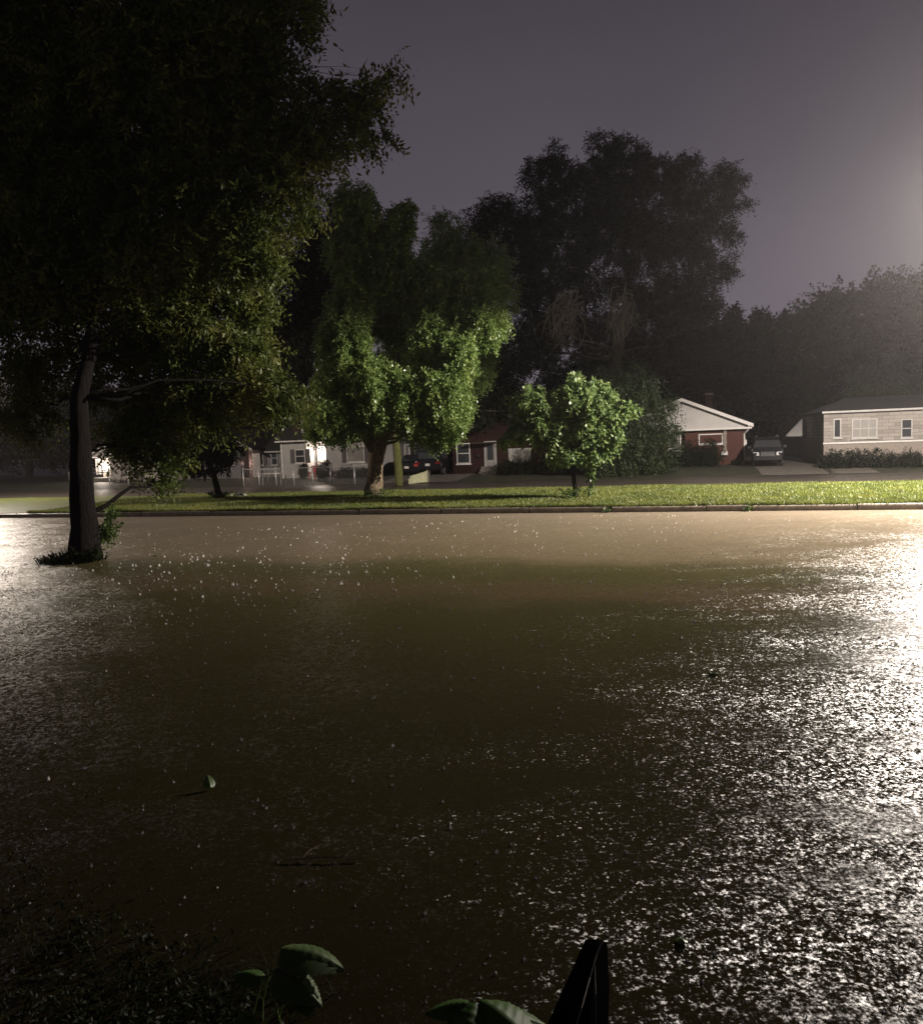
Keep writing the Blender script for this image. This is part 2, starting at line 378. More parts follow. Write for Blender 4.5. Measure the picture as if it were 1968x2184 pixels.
def blob(px, py, rx, ry, Y, w=1.0, dep=.8):
    """an ellipsoid of crown: centre seen at px, py when Y metres away, real radii"""
    c = at(px, py, Y); k = Y/F; return (tuple(c), (rx*k, max(rx, ry)*k*dep, ry*k), w)
def curve(p0, p1, sag=.1, n=6, j=.04):
    p0 = Vector(p0); p1 = Vector(p1); L = (p1-p0).length; out = []
    o = Vector((random.uniform(-1, 1), random.uniform(-1, 1), random.uniform(-.2, 1)))*L*sag
    for i in range(n):
        t_ = i/(n-1); out.append(p0.lerp(p1, t_) + o*math.sin(math.pi*t_) + Vector([random.uniform(-1, 1) for _ in range(3)])*L*j*(0 < i < n-1))
    return out
def tree(name, label, cat, base, stem, stem_r, blobs, leafm, barkm, tufts, twigs, lim=None, leaf=(9, .45, .08, .04, .5), tr=.34, group=None, sub=2, limb_r=.35, from_k=None, squash=(1,1,1), shell=.55, bark_name='trunk', extra=()):
    root = thing(name, label, cat, base, 0, group); B = Vector(base)
    mb = MB(); P = [Vector(p)-B for p in stem]
    # refine the stem for a rough outline
    pts = []; rs = []
    for i in range(len(P)-1):
        for k in range(4):
            q = k/4; pts.append(P[i].lerp(P[i+1], q)+Vector((random.uniform(-1,1), random.uniform(-1,1), 0))*stem_r[i]*.08); rs.append(stem_r[i]*(1-q)+stem_r[i+1]*q)
    pts.append(P[-1]); rs.append(stem_r[-1])
    mb.tube(pts, rs, 14, .06)
    for ep, er in extra: mb.tube([Vector(p)-B for p in ep], er, 10, .08)
    for bi, (c, r, w) in enumerate(blobs):
        c = Vector(c)-B; 
        # leave from the stem point nearest below the blob
        cand = [p for p in P[1:] if p.z < c.z+.3] or [P[-1]]
        s = min(cand, key=lambda p: (p-c).length); k = P.index(s)
        rr = stem_r[k]*limb_r*min(1, .55+r[0]*.2)
        cv = curve(s, c, .10, 7); mb.tube(cv, [rr*(1-.75*i/6) for i in range(7)], 7, .08)
        for q in range(sub):
            d = Vector(rng.normal(size=3)).normalized(); e_ = c+Vector((d.x*r[0], d.y*r[1], d.z*r[2]))*.8
            s2 = cv[random.randint(3, 6)]; mb.tube(curve(s2, e_, .12, 5), [rr*.35*(1-.8*i/4) for i in range(5)], 5)
    tk = obj(bark_name, mb, barkm, root, True)
    bs, ou = tuft_pts([(tuple(Vector(b_[0])-B), b_[1], b_[2]) for b_ in blobs], tufts, twigs, shell, squash, tr)
    obj_np('crown', leaf_mesh(bs, ou, *leaf), 4, leafm, root)
    return root

D = 2184/2020.0
def db(lst, Y, w=1.0, dep=.8):     # blobs measured on the 1820-pixel-wide view
    return [blob(x*D, y*D, rx*D, ry*D, Y+(o[0] if o else 0), w, dep) for (x, y, rx, ry, *o) in lst]

# --- big dark tree on the near left, its trunk standing in the flood
b0 = onz(182, 1195, 0)
stem = [b0, at(178, 1100, b0.y), at(172, 960, b0.y), at(168, 850, b0.y), at(190, 760, b0.y+.2), at(215, 600, b0.y+.4), at(260, 420, b0.y+.3), at(330, 220, b0.y)]
blobs = db([(60, 120, 160, 150), (20, 250, 120, 120), (10, 420, 90, 90), (10, 560, 80, 70), (200, 60, 170, 90), (330, 110, 150, 110), (450, 60, 110, 90), (540, 30, 70, 60), (600, 15, 26, 22, -1), (480, 160, 80, 70),
    (250, 240, 190, 100), (430, 270, 120, 70), (540, 230, 55, 38), (640, 215, 60, 30), (700, 180, 38, 24), (735, 148, 26, 14), (690, 255, 50, 22), (745, 265, 24, 8), (735, 225, 20, 10),
    (570, 290, 60, 36), (630, 310, 40, 24), (580, 380, 44, 28), (500, 380, 100, 60), (340, 400, 140, 90), (120, 380, 130, 110), (60, 260, 120, 90),
    (430, 480, 110, 60), (500, 500, 45, 40), (250, 520, 110, 70), (60, 520, 110, 90), (130, 620, 60, 40)], b0.y+.5, dep=.7)
low = db([(400, 570, 110, 50), (490, 600, 34, 36), (300, 600, 90, 50), (230, 680, 60, 36), (380, 660, 110, 45), (470, 690, 60, 45), (320, 740, 90, 40), (430, 760, 80, 35),
    (520, 780, 50, 32), (575, 790, 30, 20), (280, 800, 50, 35), (390, 810, 70, 32), (250, 860, 40, 26), (310, 880, 50, 34), (330, 935, 34, 18), (90, 700, 70, 50), (60, 800, 50, 40), (190, 780, 22, 22)], b0.y+2.2, dep=.9)
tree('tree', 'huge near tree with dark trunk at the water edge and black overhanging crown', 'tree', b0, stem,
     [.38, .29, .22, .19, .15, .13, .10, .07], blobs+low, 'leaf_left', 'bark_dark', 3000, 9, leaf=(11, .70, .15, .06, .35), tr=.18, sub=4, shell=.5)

# --- broad tree in the middle of the median
b1 = onz(797, 1061, .2)
Y1 = b1.y
stem = [b1, at(799, 1000, Y1), at(803, 950, Y1), at(782, 920, Y1), at(765, 890, Y1+.2), at(770, 800, Y1+.3), at(775, 700, Y1+.3), at(770, 560, Y1+.2)]
blobs = db([(695, 415, 26, 42), (720, 440, 28, 50), (795, 440, 24, 34), (775, 480, 30, 40), (700, 500, 50, 50), (770, 540, 60, 45), (850, 580, 60, 45), (920, 590, 50, 40), (965, 560, 30, 30, 1),
    (950, 640, 42, 34, -1), (690, 600, 34, 40, -1), (670, 660, 34, 50, -1.5), (700, 700, 34, 50, -2), (745, 620, 40, 45, 2.5), (800, 650, 40, 40, 2.5), (860, 680, 55, 45, -1), (905, 700, 30, 40, -2),
    (650, 740, 26, 40, -1), (660, 800, 34, 50, -2), (680, 830, 30, 30, -2), (740, 765, 42, 45, -2.5), (775, 730, 26, 36, 2), (752, 808, 26, 26, -2.5), (810, 790, 36, 34, -2.5), (815, 838, 24, 20, -2.5),
    (870, 770, 40, 45, -2.5), (885, 830, 26, 34, -2.5), (860, 850, 24, 20, -2), (625, 830, 26, 36, -1), (905, 790, 18, 26, -2)], Y1+.3)
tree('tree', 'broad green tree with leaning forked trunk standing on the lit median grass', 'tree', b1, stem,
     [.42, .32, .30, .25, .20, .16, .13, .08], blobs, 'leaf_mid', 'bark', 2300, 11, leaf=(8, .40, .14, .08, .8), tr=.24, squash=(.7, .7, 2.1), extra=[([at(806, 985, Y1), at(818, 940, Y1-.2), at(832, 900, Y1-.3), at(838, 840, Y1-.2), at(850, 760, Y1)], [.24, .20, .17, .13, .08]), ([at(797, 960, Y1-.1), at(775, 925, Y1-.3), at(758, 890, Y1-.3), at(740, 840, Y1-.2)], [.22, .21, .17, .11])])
# second limb of the fork is part of the trunk mesh: a stub rising right
# --- mossy straight trunk behind it
b2 = onz(851, 1037, 0); Y2 = b2.y
stem = [b2, at(850, 1000, Y2), at(845, 940, Y2), at(850, 860, Y2), at(880, 760, Y2), at(920, 650, Y2), at(950, 520, Y2)]
blobs = db([(878, 455, 26, 34), (905, 490, 34, 40), (860, 510, 40, 40), (900, 560, 60, 50), (960, 530, 42, 50), (985, 590, 30, 40), (950, 650, 40, 50), (840, 600, 60, 60), (880, 690, 60, 50), (930, 730, 34, 40), (850, 780, 40, 40), (905, 800, 26, 40)], Y2)
tree('tree', 'slimmer tree with straight mossy green trunk standing in the far flooded road', 'tree', b2, stem,
     [.24, .22, .2, .19, .16, .13, .08], blobs, 'leaf_mid', 'bark_moss', 800, 14, leaf=(8, .5, .13, .07, .5), tr=.36)
# --- dark tall tree behind the house on the left
b3 = st(*(lambda p: (p.dot(U), p.dot(V)))(at(640, 980, 66)), .4); Y3 = 66
stem = [b3, at(640, 900, Y3), at(650, 760, Y3), at(660, 600, Y3), at(665, 500, Y3)]
blobs = db([(640, 440, 36, 40), (610, 500, 50, 50), (655, 500, 40, 50), (580, 580, 60, 60), (640, 600, 60, 60), (560, 680, 60, 60), (620, 700, 60, 60), (540, 760, 60, 50), (600, 800, 70, 50), (520, 640, 50, 50), (500, 720, 50, 50)], Y3)
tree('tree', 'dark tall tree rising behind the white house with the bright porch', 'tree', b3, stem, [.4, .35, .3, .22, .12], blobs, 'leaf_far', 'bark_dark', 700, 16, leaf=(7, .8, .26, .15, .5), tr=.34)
# --- small dark leaning tree on the median
b4 = onz(469, 1066, .2); Y4 = b4.y
stem = [b4, at(462, 1035, Y4), at(454, 1005, Y4), at(440, 975, Y4)]
blobs = db([(385, 880, 34, 30), (425, 870, 34, 26), (455, 885, 20, 20), (400, 915, 34, 20), (440, 910, 22, 16), (365, 905, 20, 20)], Y4)
tree('tree', 'small dark tree leaning left on the median with blackish crown near the fence', 'tree', b4, stem, [.17, .14, .12, .08], blobs, 'leaf_back', 'bark_dark', 200, 12, leaf=(8, .3, .10, .06, .4), tr=.4)
# --- sapling
b5 = onz(1227, 1063, .2); Y5 = b5.y
stem = [b5, at(1226, 1040, Y5), at(1222, 1010, Y5), at(1219, 980, Y5), at(1218, 900, Y5), at(1240, 830, Y5)]
blobs = db([(1150, 752, 22, 15), (1180, 755, 16, 14), (1150, 785, 40, 24), (1185, 785, 24, 20), (1110, 780, 20, 16), (1055, 782, 20, 16), (1035, 805, 18, 14), (1075, 812, 34, 22), (1130, 820, 42, 24), (1190, 822, 30, 22), (1222, 800, 17, 13),
    (1050, 845, 28, 20), (1095, 855, 36, 22), (1150, 855, 36, 24), (1195, 858, 24, 20), (1120, 885, 34, 16), (1165, 888, 24, 18), (1020, 835, 18, 12), (1010, 862, 16, 10), (1210, 835, 16, 14), (1236, 795, 10, 8), (1135, 745, 12, 8), (1022, 782, 12, 9)], Y5)
tree('sapling', 'small young tree with bright green lit leaves and thin trunk on the median lawn', 'tree', b5, stem, [.10, .082, .075, .07, .05, .03], blobs, 'leaf_sap', 'bark_dark', 300, 7, leaf=(7, .36, .17, .12, .8), tr=.27, limb_r=.4, shell=.55)
# --- tall tree right of centre
b6 = st(*(lambda p: (p.dot(U), p.dot(V)))(at(1312, 1000, 54)), .2); Y6 = 54
stem = [b6, at(1312, 900, Y6), at(1308, 820, Y6), at(1312, 760, Y6), at(1330, 690, Y6), at(1345, 620, Y6), at(1330, 520, Y6), at(1300, 420, Y6)]
blobs = db([(1090, 310, 16, 22), (1060, 350, 34, 24), (1110, 340, 34, 26), (1190, 290, 30, 20), (1240, 300, 30, 22), (1215, 335, 50, 30), (1300, 335, 40, 26), (1350, 320, 26, 14), (1350, 370, 40, 34), (1430, 340, 22, 18), (1450, 365, 18, 14), (1420, 385, 30, 22), (1455, 400, 16, 10),
    (1150, 400, 70, 50), (1250, 400, 80, 50), (1380, 440, 50, 34), (1430, 460, 26, 16), (1040, 420, 60, 34), (970, 410, 26, 22), (950, 440, 28, 26), (945, 480, 22, 24), (1020, 480, 50, 40), (1110, 480, 70, 40), (1220, 480, 80, 40), (1320, 480, 60, 40),
    (1400, 510, 34, 24), (1430, 540, 18, 14), (1060, 540, 50, 34), (1160, 560, 60, 34), (1260, 560, 60, 30), (1360, 560, 50, 30), (1350, 610, 50, 28), (1390, 600, 30, 24), (1300, 600, 40, 24), (1060, 600, 40, 24), (1030, 560, 30, 30), (1120, 640, 60, 34, 4), (1200, 650, 60, 34, 4), (1280, 650, 60, 40, 4), (1350, 670, 50, 34, 4), (1250, 700, 60, 40, 4), (1180, 700, 50, 30, 4), (1060, 650, 50, 34, 3),
    (1000, 700, 46, 34, -3), (960, 750, 30, 40, -3), (1060, 690, 40, 30, -3), (1110, 740, 40, 30, -2), (1020, 780, 34, 28, -3), (945, 810, 24, 26, -3)], Y6)
tj = tree('tree', 'tallest tree right of centre with hazy dark crown and forked pale trunk behind the sapling', 'tree', b6, stem, [.55, .48, .45, .42, .3, .22, .16, .1], blobs, 'leaf_far', 'bark_twig', 2900, 10, leaf=(9, .75, .20, .085, .5), tr=.27, limb_r=.3, sub=3, squash=(1, 1, 1))
mb = MB()
for (x0, y0, spread, n_) in ((1215, 640, 60, 20), (1330, 625, 36, 16)):
    for i in range(n_):
        p0 = at(x0+random.uniform(-15, 30), y0+random.uniform(-25, 25), Y6-3) - Vector(b6)
        p1 = at(x0-spread*random.uniform(0, 1.4)+20, y0+random.uniform(60, 120), Y6-4) - Vector(b6)
        cv = curve(p0, p1, .22, 7, .05); mb.tube(cv, [.06*(1-.8*k/6) for k in range(7)], 4)
        for k in (2, 3, 4, 5):
            e_ = cv[k] + Vector((random.uniform(-.8, .8), random.uniform(-.5, .5), random.uniform(-1.4, -.2))); mb.tube(curve(cv[k], e_, .2, 4), [.022, .018, .014, .008], 3)
MT['dead_wood_lit'] = barkmat('bare_dead_wood_lit', (.28, .24, .19), (.48, .42, .34))  # bare twigs, colour raised to stand in for lamp light passing below them
obj('dead_branches', mb, 'dead_wood_lit', tj)
# --- drooping shrub-like tree under it
b7 = st(*(lambda p: (p.dot(U), p.dot(V)))(at(1285, 1015, 46)), .1); Y7 = 46
stem = [b7, at(1290, 980, Y7), at(1300, 900, Y7), at(1295, 820, Y7)]
blobs = db([(1195, 752, 34, 20), (1245, 735, 26, 22), (1270, 770, 34, 26), (1225, 800, 44, 30), (1285, 840, 38, 34), (1240, 860, 50, 34), (1260, 905, 46, 26), (1215, 910, 40, 24), (1200, 870, 34, 34), (1295, 890, 28, 28), (1170, 850, 34, 40), (1190, 925, 26, 12), (1310, 800, 18, 22)], Y7)
tree('tree', 'weeping feathery green tree beside the gabled brick house, hanging down to the ground', 'tree', b7, stem, [.3, .26, .2, .1], blobs, 'leaf_droop', 'bark_twig', 520, 9, leaf=(11, .85, .17, .06, 1.0), tr=.30, squash=(1.3, 1.3, .8))
# --- background trees
def backtree(px, Y, base_py, lst, label, tufts=190, spike=0):
    b_ = st(*(lambda p: (p.dot(U), p.dot(V)))(at(px*D, base_py*D, Y)), .5)
    top = min(l[1] for l in lst)
    stem = [b_, at(px*D, 840*D, Y), at(px*D, (top+60)*D, Y)]
    return tree('tree', label, 'tree', b_, stem, [.4, .3, .12], db(lst, Y), 'leaf_back', 'bark_dark', int(tufts*1.7), 13, leaf=(6, 1.0, .42, .26, -.6 if spike else .3), tr=.34, group='background trees', shell=.35)
backtree(1435, 76, 905, [(1440, 640, 30, 24), (1425, 680, 50, 40), (1400, 740, 60, 50), (1440, 800, 60, 50), (1400, 850, 60, 50)], 'hazy round background tree just left of the brick house chimney')
backtree(1500, 80, 905, [(1492, 645, 18, 20), (1520, 660, 24, 24), (1470, 680, 24, 24), (1500, 720, 50, 50), (1500, 800, 60, 60), (1540, 780, 50, 50), (1520, 860, 60, 40)], 'background tree with spiky top behind the dark sport utility car', 200, 1)
backtree(1640, 84, 905, [(1560, 655, 40, 34), (1600, 640, 50, 40), (1650, 620, 60, 45), (1710, 600, 60, 45), (1770, 600, 60, 50), (1840, 600, 60, 60), (1600, 720, 80, 60), (1700, 700, 90, 70), (1800, 700, 90, 80), (1620, 800, 80, 60), (1740, 800, 90, 70), (1840, 800, 80, 80), (1600, 860, 70, 40), (1700, 870, 80, 40)], 'widest rounded background tree rising to the right behind the pale stone house', 620)
backtree(500, 82, 930, [(500, 780, 50, 40), (470, 840, 50, 40), (540, 830, 50, 50), (520, 880, 60, 30)], 'dark low background tree behind the gabled houses on the left', 160)
backtree(250, 84, 950, [(200, 800, 70, 50), (280, 820, 60, 50), (340, 800, 70, 60), (220, 870, 80, 40), (330, 870, 70, 40), (420, 840, 60, 50), (60, 800, 100, 60), (100, 870, 90, 40)], 'low background tree behind the far left white house', 300)
backtree(60, 86, 950, [(-60, 830, 70, 60), (20, 840, 70, 50), (90, 860, 70, 40), (-20, 890, 80, 34), (130, 880, 60, 34), (150, 830, 50, 40), (-120, 860, 70, 60)], 'background tree at the far left end of the street beyond the near trunk', 260)
backtree(790, 84, 930, [(760, 760, 60, 50), (830, 740, 60, 60), (900, 760, 60, 60), (800, 840, 80, 50), (900, 850, 80, 50), (1000, 820, 80, 60), (1060, 860, 70, 50), (970, 740, 60, 60)], 'dark background tree filling the gap behind the broad median tree', 300)
backtree(1180, 84, 930, [(1120, 780, 70, 60), (1200, 780, 70, 60), (1280, 760, 70, 60), (1330, 820, 70, 60), (1150, 860, 80, 50), (1250, 860, 80, 50), (1340, 720, 60, 60)], 'dark background tree behind the tallest tree trunk', 260)
# tree reaching in at the right, in front of the stone house
b8 = st(*(lambda p: (p.dot(U), p.dot(V)))(at(1900, 1000, 50)), .2)
tree('tree', 'low green tree hanging over the corner of the pale stone house', 'tree', b8, [b8, at(1895, 930, 50), at(1885, 860, 50)], [.2, .16, .1],
     db([(1675, 770, 22, 20), (1710, 745, 40, 34), (1760, 740, 50, 50), (1740, 800, 46, 34), (1800, 790, 50, 50), (1665, 815, 12, 10), (1715, 835, 24, 20), (1770, 850, 34, 34), (1810, 860, 30, 34)], 50), 'leaf_droop', 'bark_dark', 220, 12, leaf=(8, .5, .14, .08, .6), tr=.36)

# ------------------------------------------------------------------ shrubs, hedges
def bush(name, label, cat, px0, px1, py0, py1, V_, z=.2, m='bush', tufts=60, leaf=(6, .25, .09, .05, .2), group=None, dep=.9):
    c = onv((px0+px1)/2, (py0+py1)/2, V_); k = c.y/F
    root = thing(name, label, cat, (c.x, c.y, z), 0, group)
    w = (px1-px0)*k/2; h = (py1-py0)*k/2; n_ = max(1, int(round(w/h))); bl = []
    for i in range(n_):
        o = (i-(n_-1)/2)*2*w/max(n_, 1)
        p = U*o; bl.append(((p.x, p.y, c.z-z), (w/n_*1.1, dep*w/n_*1.1, h), 1))
    for bq in bl[:6]:
        obj('stem', MB().tube(curve((bq[0][0]*.8, bq[0][1]*.8, 0), (bq[0][0], bq[0][1], bq[0][2]+h*.6), .1, 5), [.04, .03, .02, .015, .008], 5), 'bark_dark', root)
    bs, ou = tuft_pts(bl, tufts, 14, .3, (1, 1, 1), .45); obj_np('foliage', leaf_mesh(bs, ou, *leaf), 4, m, root); return root

# ------------------------------------------------------------------ houses
class House:
    """local frame: x along the street to the right, y away from the street, z up; front wall at y = 0"""
    def __init__(s, name, label, V_, pxl, pz=.25):
        p = onv(pxl, 990, V_); s.V = V_; s.u0 = p.dot(U); s.z0 = pz
        s.root = sthing(name, label, 'house', s.u0, V_, pz)
    def L(s, px, py, dy=0.0):
        p = onv(px, py, s.V+dy); return (p.dot(U)-s.u0, p.z-s.z0)
    def part(s, name, mb, m, parent=None, smooth=False): return obj(name, mb, m, parent or s.root, smooth)
    def window(s, px0, py0, px1, py1, dy=0.0, shutters=0, mull=(1, 1), frame='white', pane='glass', sill=True):
        x0, z1 = s.L(px0, py0, dy); x1, _ = s.L(px1, py0, dy); xm, z0 = s.L((px0+px1)/2, py1, dy); _, z1 = s.L((px0+px1)/2, py0, dy)
        w = .07; mb = MB(); y0, y1 = dy-.06, dy-.001
        mb.box(x0, x1, y0, y1, z1-w, z1); mb.box(x0, x1, y0, y1, z0, z0+w); mb.box(x0, x0+w, y0, y1, z0+w, z1-w); mb.box(x1-w, x1, y0, y1, z0+w, z1-w)
        for i in range(1, mull[0]+1):
            xx = x0+(x1-x0)*i/(mull[0]+1); mb.box(xx-.02, xx+.02, dy-.045, dy-.012, z0+w, z1-w)
        for i in range(1, mull[1]+1):
            zz = z0+(z1-z0)*i/(mull[1]+1); mb.box(x0+w, x1-w, dy-.043, dy-.011, zz-.025, zz+.025)
        f = s.part('window', mb, frame)
        s.part('pane', MB().box(x0+w, x1-w, dy-.02, dy-.002, z0+w, z1-w), pane, f)
        if sill: s.part('sill', MB().box(x0-.06, x1+.06, dy-.12, dy-.001, z0-.08, z0-.002), frame, f)
        if shutters:
            sw = shutters
            for a in (x0-.04-sw, x1+.04):
                mb = MB(); mb.box(a, a+sw, dy-.04, dy-.002, z0, z1)
                n_ = 9
                for i in range(n_): zz = z0+.06+(z1-z0-.12)*i/n_; mb.box(a+.04, a+sw-.04, dy-.06, dy-.041, zz, zz+(z1-z0)/n_*.55)
                s.part('shutter', mb, s.shm)
        return f
    shm = 'shutter'
    def door(s, px0, py0, px1, py1, dy=0.0, m='door', frame='white', grille=False, dark=False):
        x0, z1 = s.L(px0, py0, dy); x1, _ = s.L(px1, py0, dy); _, z0 = s.L((px0+px1)/2, py1, dy)
        w = .09; mb = MB().box(x0, x0+w, dy-.07, dy-.001, z0, z1); mb.box(x1-w, x1, dy-.07, dy-.001, z0, z1); mb.box(x0, x1, dy-.07, dy-.001, z1, z1+w)
        s.part('door_frame', mb, frame)
        d = s.part('door', MB().box(x0+w, x1-w, dy-.05, dy-.002, z0, z1), m)
        mb = MB().box(x0+w+.12, x1-w-.12, dy-.062, dy-.051, z0+(z1-z0)*.35, z1-.15); s.part('pane', mb, 'glass', d)
        s.part('handle', MB().sphere((x1-w-.08, dy-.08, z0+(z1-z0)*.46), .03), 'steel', d)
        if grille:
            mb = MB()
            for i in range(6): xx = x0+w+(x1-x0-2*w)*i/5; mb.box(xx-.012, xx+.012, dy-.10, dy-.075, z0+.03, z1-.03)
            for zz in (z0+.03, z0+(z1-z0)*.42, z0+(z1-z0)*.5, z1-.08): mb.box(x0+w, x1-w, dy-.115, dy-.10, zz, zz+.05)
            s.part('grille', mb, frame, d)
        return x0, x1, z0, z1
def gable(h, x0, x1, ze, xa, za, y0, y1, roofm, wallm, over=.35, fascia='white', th=.12):
    """gable facing the street: wall triangle, two roof slopes, barge boards"""
    h.part('gable', MB().prism([(x0, ze), (x1, ze), (xa, za)], y0, y1), wallm)
    def slope(xe, sgn):
        ux = xe-xa; uz = ze-za; l = math.hypot(ux, uz); ox = xe+ux/l*over; oz = ze+uz/l*over
        return [(xa, za+.01), (ox, oz+.01), (ox, oz+th), (xa, za+th+.01)] if sgn > 0 else [(ox, oz+.01), (xa, za+.01), (xa, za+th+.01), (ox, oz+th)]
    mb = MB(); mb.prism(slope(x0, -1), y0-over, y1+over); mb.prism(slope(x1, 1), y0-over, y1+over); r = h.part('roof', mb, roofm)
    mb = MB()
    for xe, sg in ((x0, -1), (x1, 1)):
        p = slope(xe, sg); zz = -.1
        mb.prism([(p[0][0], p[0][1]+zz), (p[1][0], p[1][1]+zz), (p[2][0], p[2][1]-.03), (p[3][0], p[3][1]-.03)], y0-over-.04, y0-over-.003)
    h.part('barge_board', mb, fascia, r); return r
def ridge(h, x0, x1, y0, y1, ze, zr, roofm, over=.4, fascia='white', hip=0.0):
    """roof with the ridge parallel to the street"""
    ym = (y0+y1)/2; mb = MB(); a, b_ = x0-over, x1+over; c, d = y0-over, y1+over; q = hip
    vs = [(a, c, ze), (b_, c, ze), (b_, d, ze), (a, d, ze), (a+q, ym, zr), (b_-q, ym, zr), (a, c, ze-.1), (b_, c, ze-.1), (b_, d, ze-.1), (a, d, ze-.1)]
    mb.add(vs, [(0, 1, 5, 4), (2, 3, 4, 5), (1, 2, 5), (3, 0, 4), (6, 9, 8, 7), (0, 6, 7, 1), (1, 7, 8, 2), (2, 8, 9, 3), (3, 9, 6, 0)])
    r = h.part('roof', mb, roofm); h.part('gutter', MB().box(a, b_, c-.1, c-.003, ze-.11, ze+.0), fascia, r); return r
def bulb(h, px, py, dy, m='porch', r=.09, power=0.0, col=(1, .85, .72)):
    x, z = h.L(px, py, dy); f = h.part('porch_lamp', MB().box(x-.06, x+.06, dy-.08, dy-.02, z+.02, z+.16), 'dark')
    h.part('bulb', MB().sphere((x, dy-.18, z), r), m, f, True)
    if power:
        l = bpy.data.lights.new('porch_light', 'POINT'); l.energy = power; l.color = col; l.shadow_soft_size = .3
        o = bpy.data.objects.new('porch_light', l); C.objects.link(o); o.parent = h.root; o.location = (x, dy-.45, z-.05)
def steps(h, x0, x1, z1, y0=0.0, n=3):
    mb = MB()
    for i in range(n): mb.box(x0, x1, y0-.3*(i+1), y0-.3*i-.001, -.2, z1*(n-i)/(n+.0)-.02)
    h.part('steps', mb, 'concrete')

# A: far left white house with a bright porch
h = House('house', 'far left cream house with a glaring porch lamp and one wide window', 51.5, 186)
x0, _ = h.L(236, 1000); x1, _ = h.L(372, 1000); _, ze = h.L(270, 972); xp, _ = h.L(192, 1000); _, zb = h.L(270, 1030)
h.part('wall', MB().box(x0, x1, 0, 8, -.3, ze), 'cream_siding')
h.part('porch_wall', MB().box(xp-.5, x0-.002, 2.0, 8, -.3, ze+.3), 'cream_siding')
h.part('porch_floor', MB().box(xp-.5, x0-.004, .1, 1.99, -.2, .35), 'concrete')
xa, za = h.L(222, 963)
gable(h, xp-.3, x0+.2, ze-.02, xa, za+.5, .3, 2.5, 'shingle', 'white', .2)
ridge(h, x0+.3, x1, 0, 8, ze, ze+1.5, 'shingle', .35, hip=2.5)
h.part('porch_post', MB().box(xp-.3, xp-.18, .2, .32, .35, ze), 'white'); h.part('porch_post', MB().box(x0-.2, x0-.08, .2, .32, .35, ze), 'white')
h.window(258, 975, 293, 1012, 0, .0, (1, 0), frame='shutter', pane='blind')
h.door(205, 981, 215, 1012, 2.0)
bulb(h, 222, 990, 1.95, power=260, r=.06)
bush('bush', 'low dark bushes along the foot of the far left cream house', 'bush', 235, 330, 1020, 1036, 50.5, .1, tufts=40)

# B: grey gabled house with a pink lit porch
h = House('house', 'grey gabled house second from the left with pinkish porch glow', 52.5, 420)
xl, _ = h.L(420, 990); xr, _ = h.L(538, 990); _, ze = h.L(538, 956); xa, za = h.L(462, 917); xw, _ = h.L(600, 990); _, zw = h.L(570, 957)
xl = 2*xa-xr
h.part('wall', MB().box(xl, xr-1.0, 0, 8, -.3, ze), 'grey_siding')
h.part('porch_wall', MB().box(xr-1.0+.002, xr, 1.2, 8, -.3, ze), 'white_siding')
gable(h, xl, xr, ze, xa, za, 0, 8, 'shingle', 'grey_siding', .3, 'trim')
h.part('side_wall', MB().box(xr+.003, xw, 1.4, 8, -.3, zw-.2), 'grey_siding')
ridge(h, xr+.4, xw-.3, 1.4, 8, zw-.2, zw+1.6, 'shingle', .3, 'trim')
h.window(545, 962, 562, 992, 1.4, .22, (0, 1), frame='trim'); h.window(578, 962, 592, 992, 1.4, .0, (0, 1), frame='trim')
h.window(478, 966, 500, 992, 0, .25, (0, 1), frame='trim')
bulb(h, 527, 987, 1.15, 'porch_dim', .05, 160, (1, .6, .5)); 
x, z = h.L(512, 994, .4); h.part('red_lamp', MB().sphere((x, .3, z), .05), 'tail_on')
mb = MB(); rz = h.L(570, 1000, -.6)[1]
for i in range(9): xx = xr+.2+i*.42; mb.box(xx, xx+.05, -.05, 0, 0, rz-.1)
mb.box(xr+.1, xw-.1, -.06, .01, rz-.1, rz-.02); h.part('railing', mb, 'trim')

# C: white house, bright door light, dark upper gable
h = House('house', 'white sided house with dark upper gable and brightly lit front door', 50.5, 602)
xl, _ = h.L(602, 990); xr, _ = h.L(806, 990); _, ze = h.L(640, 939); xd0, _ = h.L(655, 990); xd1, _ = h.L(696, 990)
h.part('wall', MB().box(xl, xd0, 0, 9, -.3, ze), 'white_siding')
h.part('front_wall', MB().box(xd1, xr, .0, 9, -.3, ze-.05), 'white_siding')
h.part('entry_wall', MB().box(xd0+.002, xd1-.002, 1.3, 9, -.3, ze-.06), 'white_siding')
h.part('corner_board', MB().box(xl-.05, xl+.12, -.03, -.002, -.3, ze), 'white')
ridge(h, xl, xr, 0, 9, ze+.002, ze+2.6, 'shingle', .3)
xg0, _ = h.L(612, 920); xg1, _ = h.L(690, 920); _, zt = h.L(650, 850)
h.part('dormer', MB().box(xg0, xg1, .8, 6, ze+.1, ze+2.0), 'brick_dark')
gable(h, xg0, xg1, ze+2.0, (xg0+xg1)/2, ze+3.6, .8, 6, 'shingle', 'brick_dark', .3, 'shutter')
h.window(643, 895, 655, 923, .8, .0, (0, 1), pane='blind')
h.window(629, 958, 651, 988, 0, .35, (0, 1)); h.window(739, 952, 777, 986, 0, .35, (0, 0), pane='blind')
x0_, x1_, z0_, z1_ = h.door(667, 962, 677, 1003, 1.3)
h.part('porch_post', MB().box(h.L(674, 980, .1)[0], h.L(676.5, 980, .1)[0], .05, .17, -.1, ze-.1), 'white')
steps(h, xd0+.1, xd1-.1, .55, 1.29)
bulb(h, 686, 964, 1.2, power=210, r=.05)
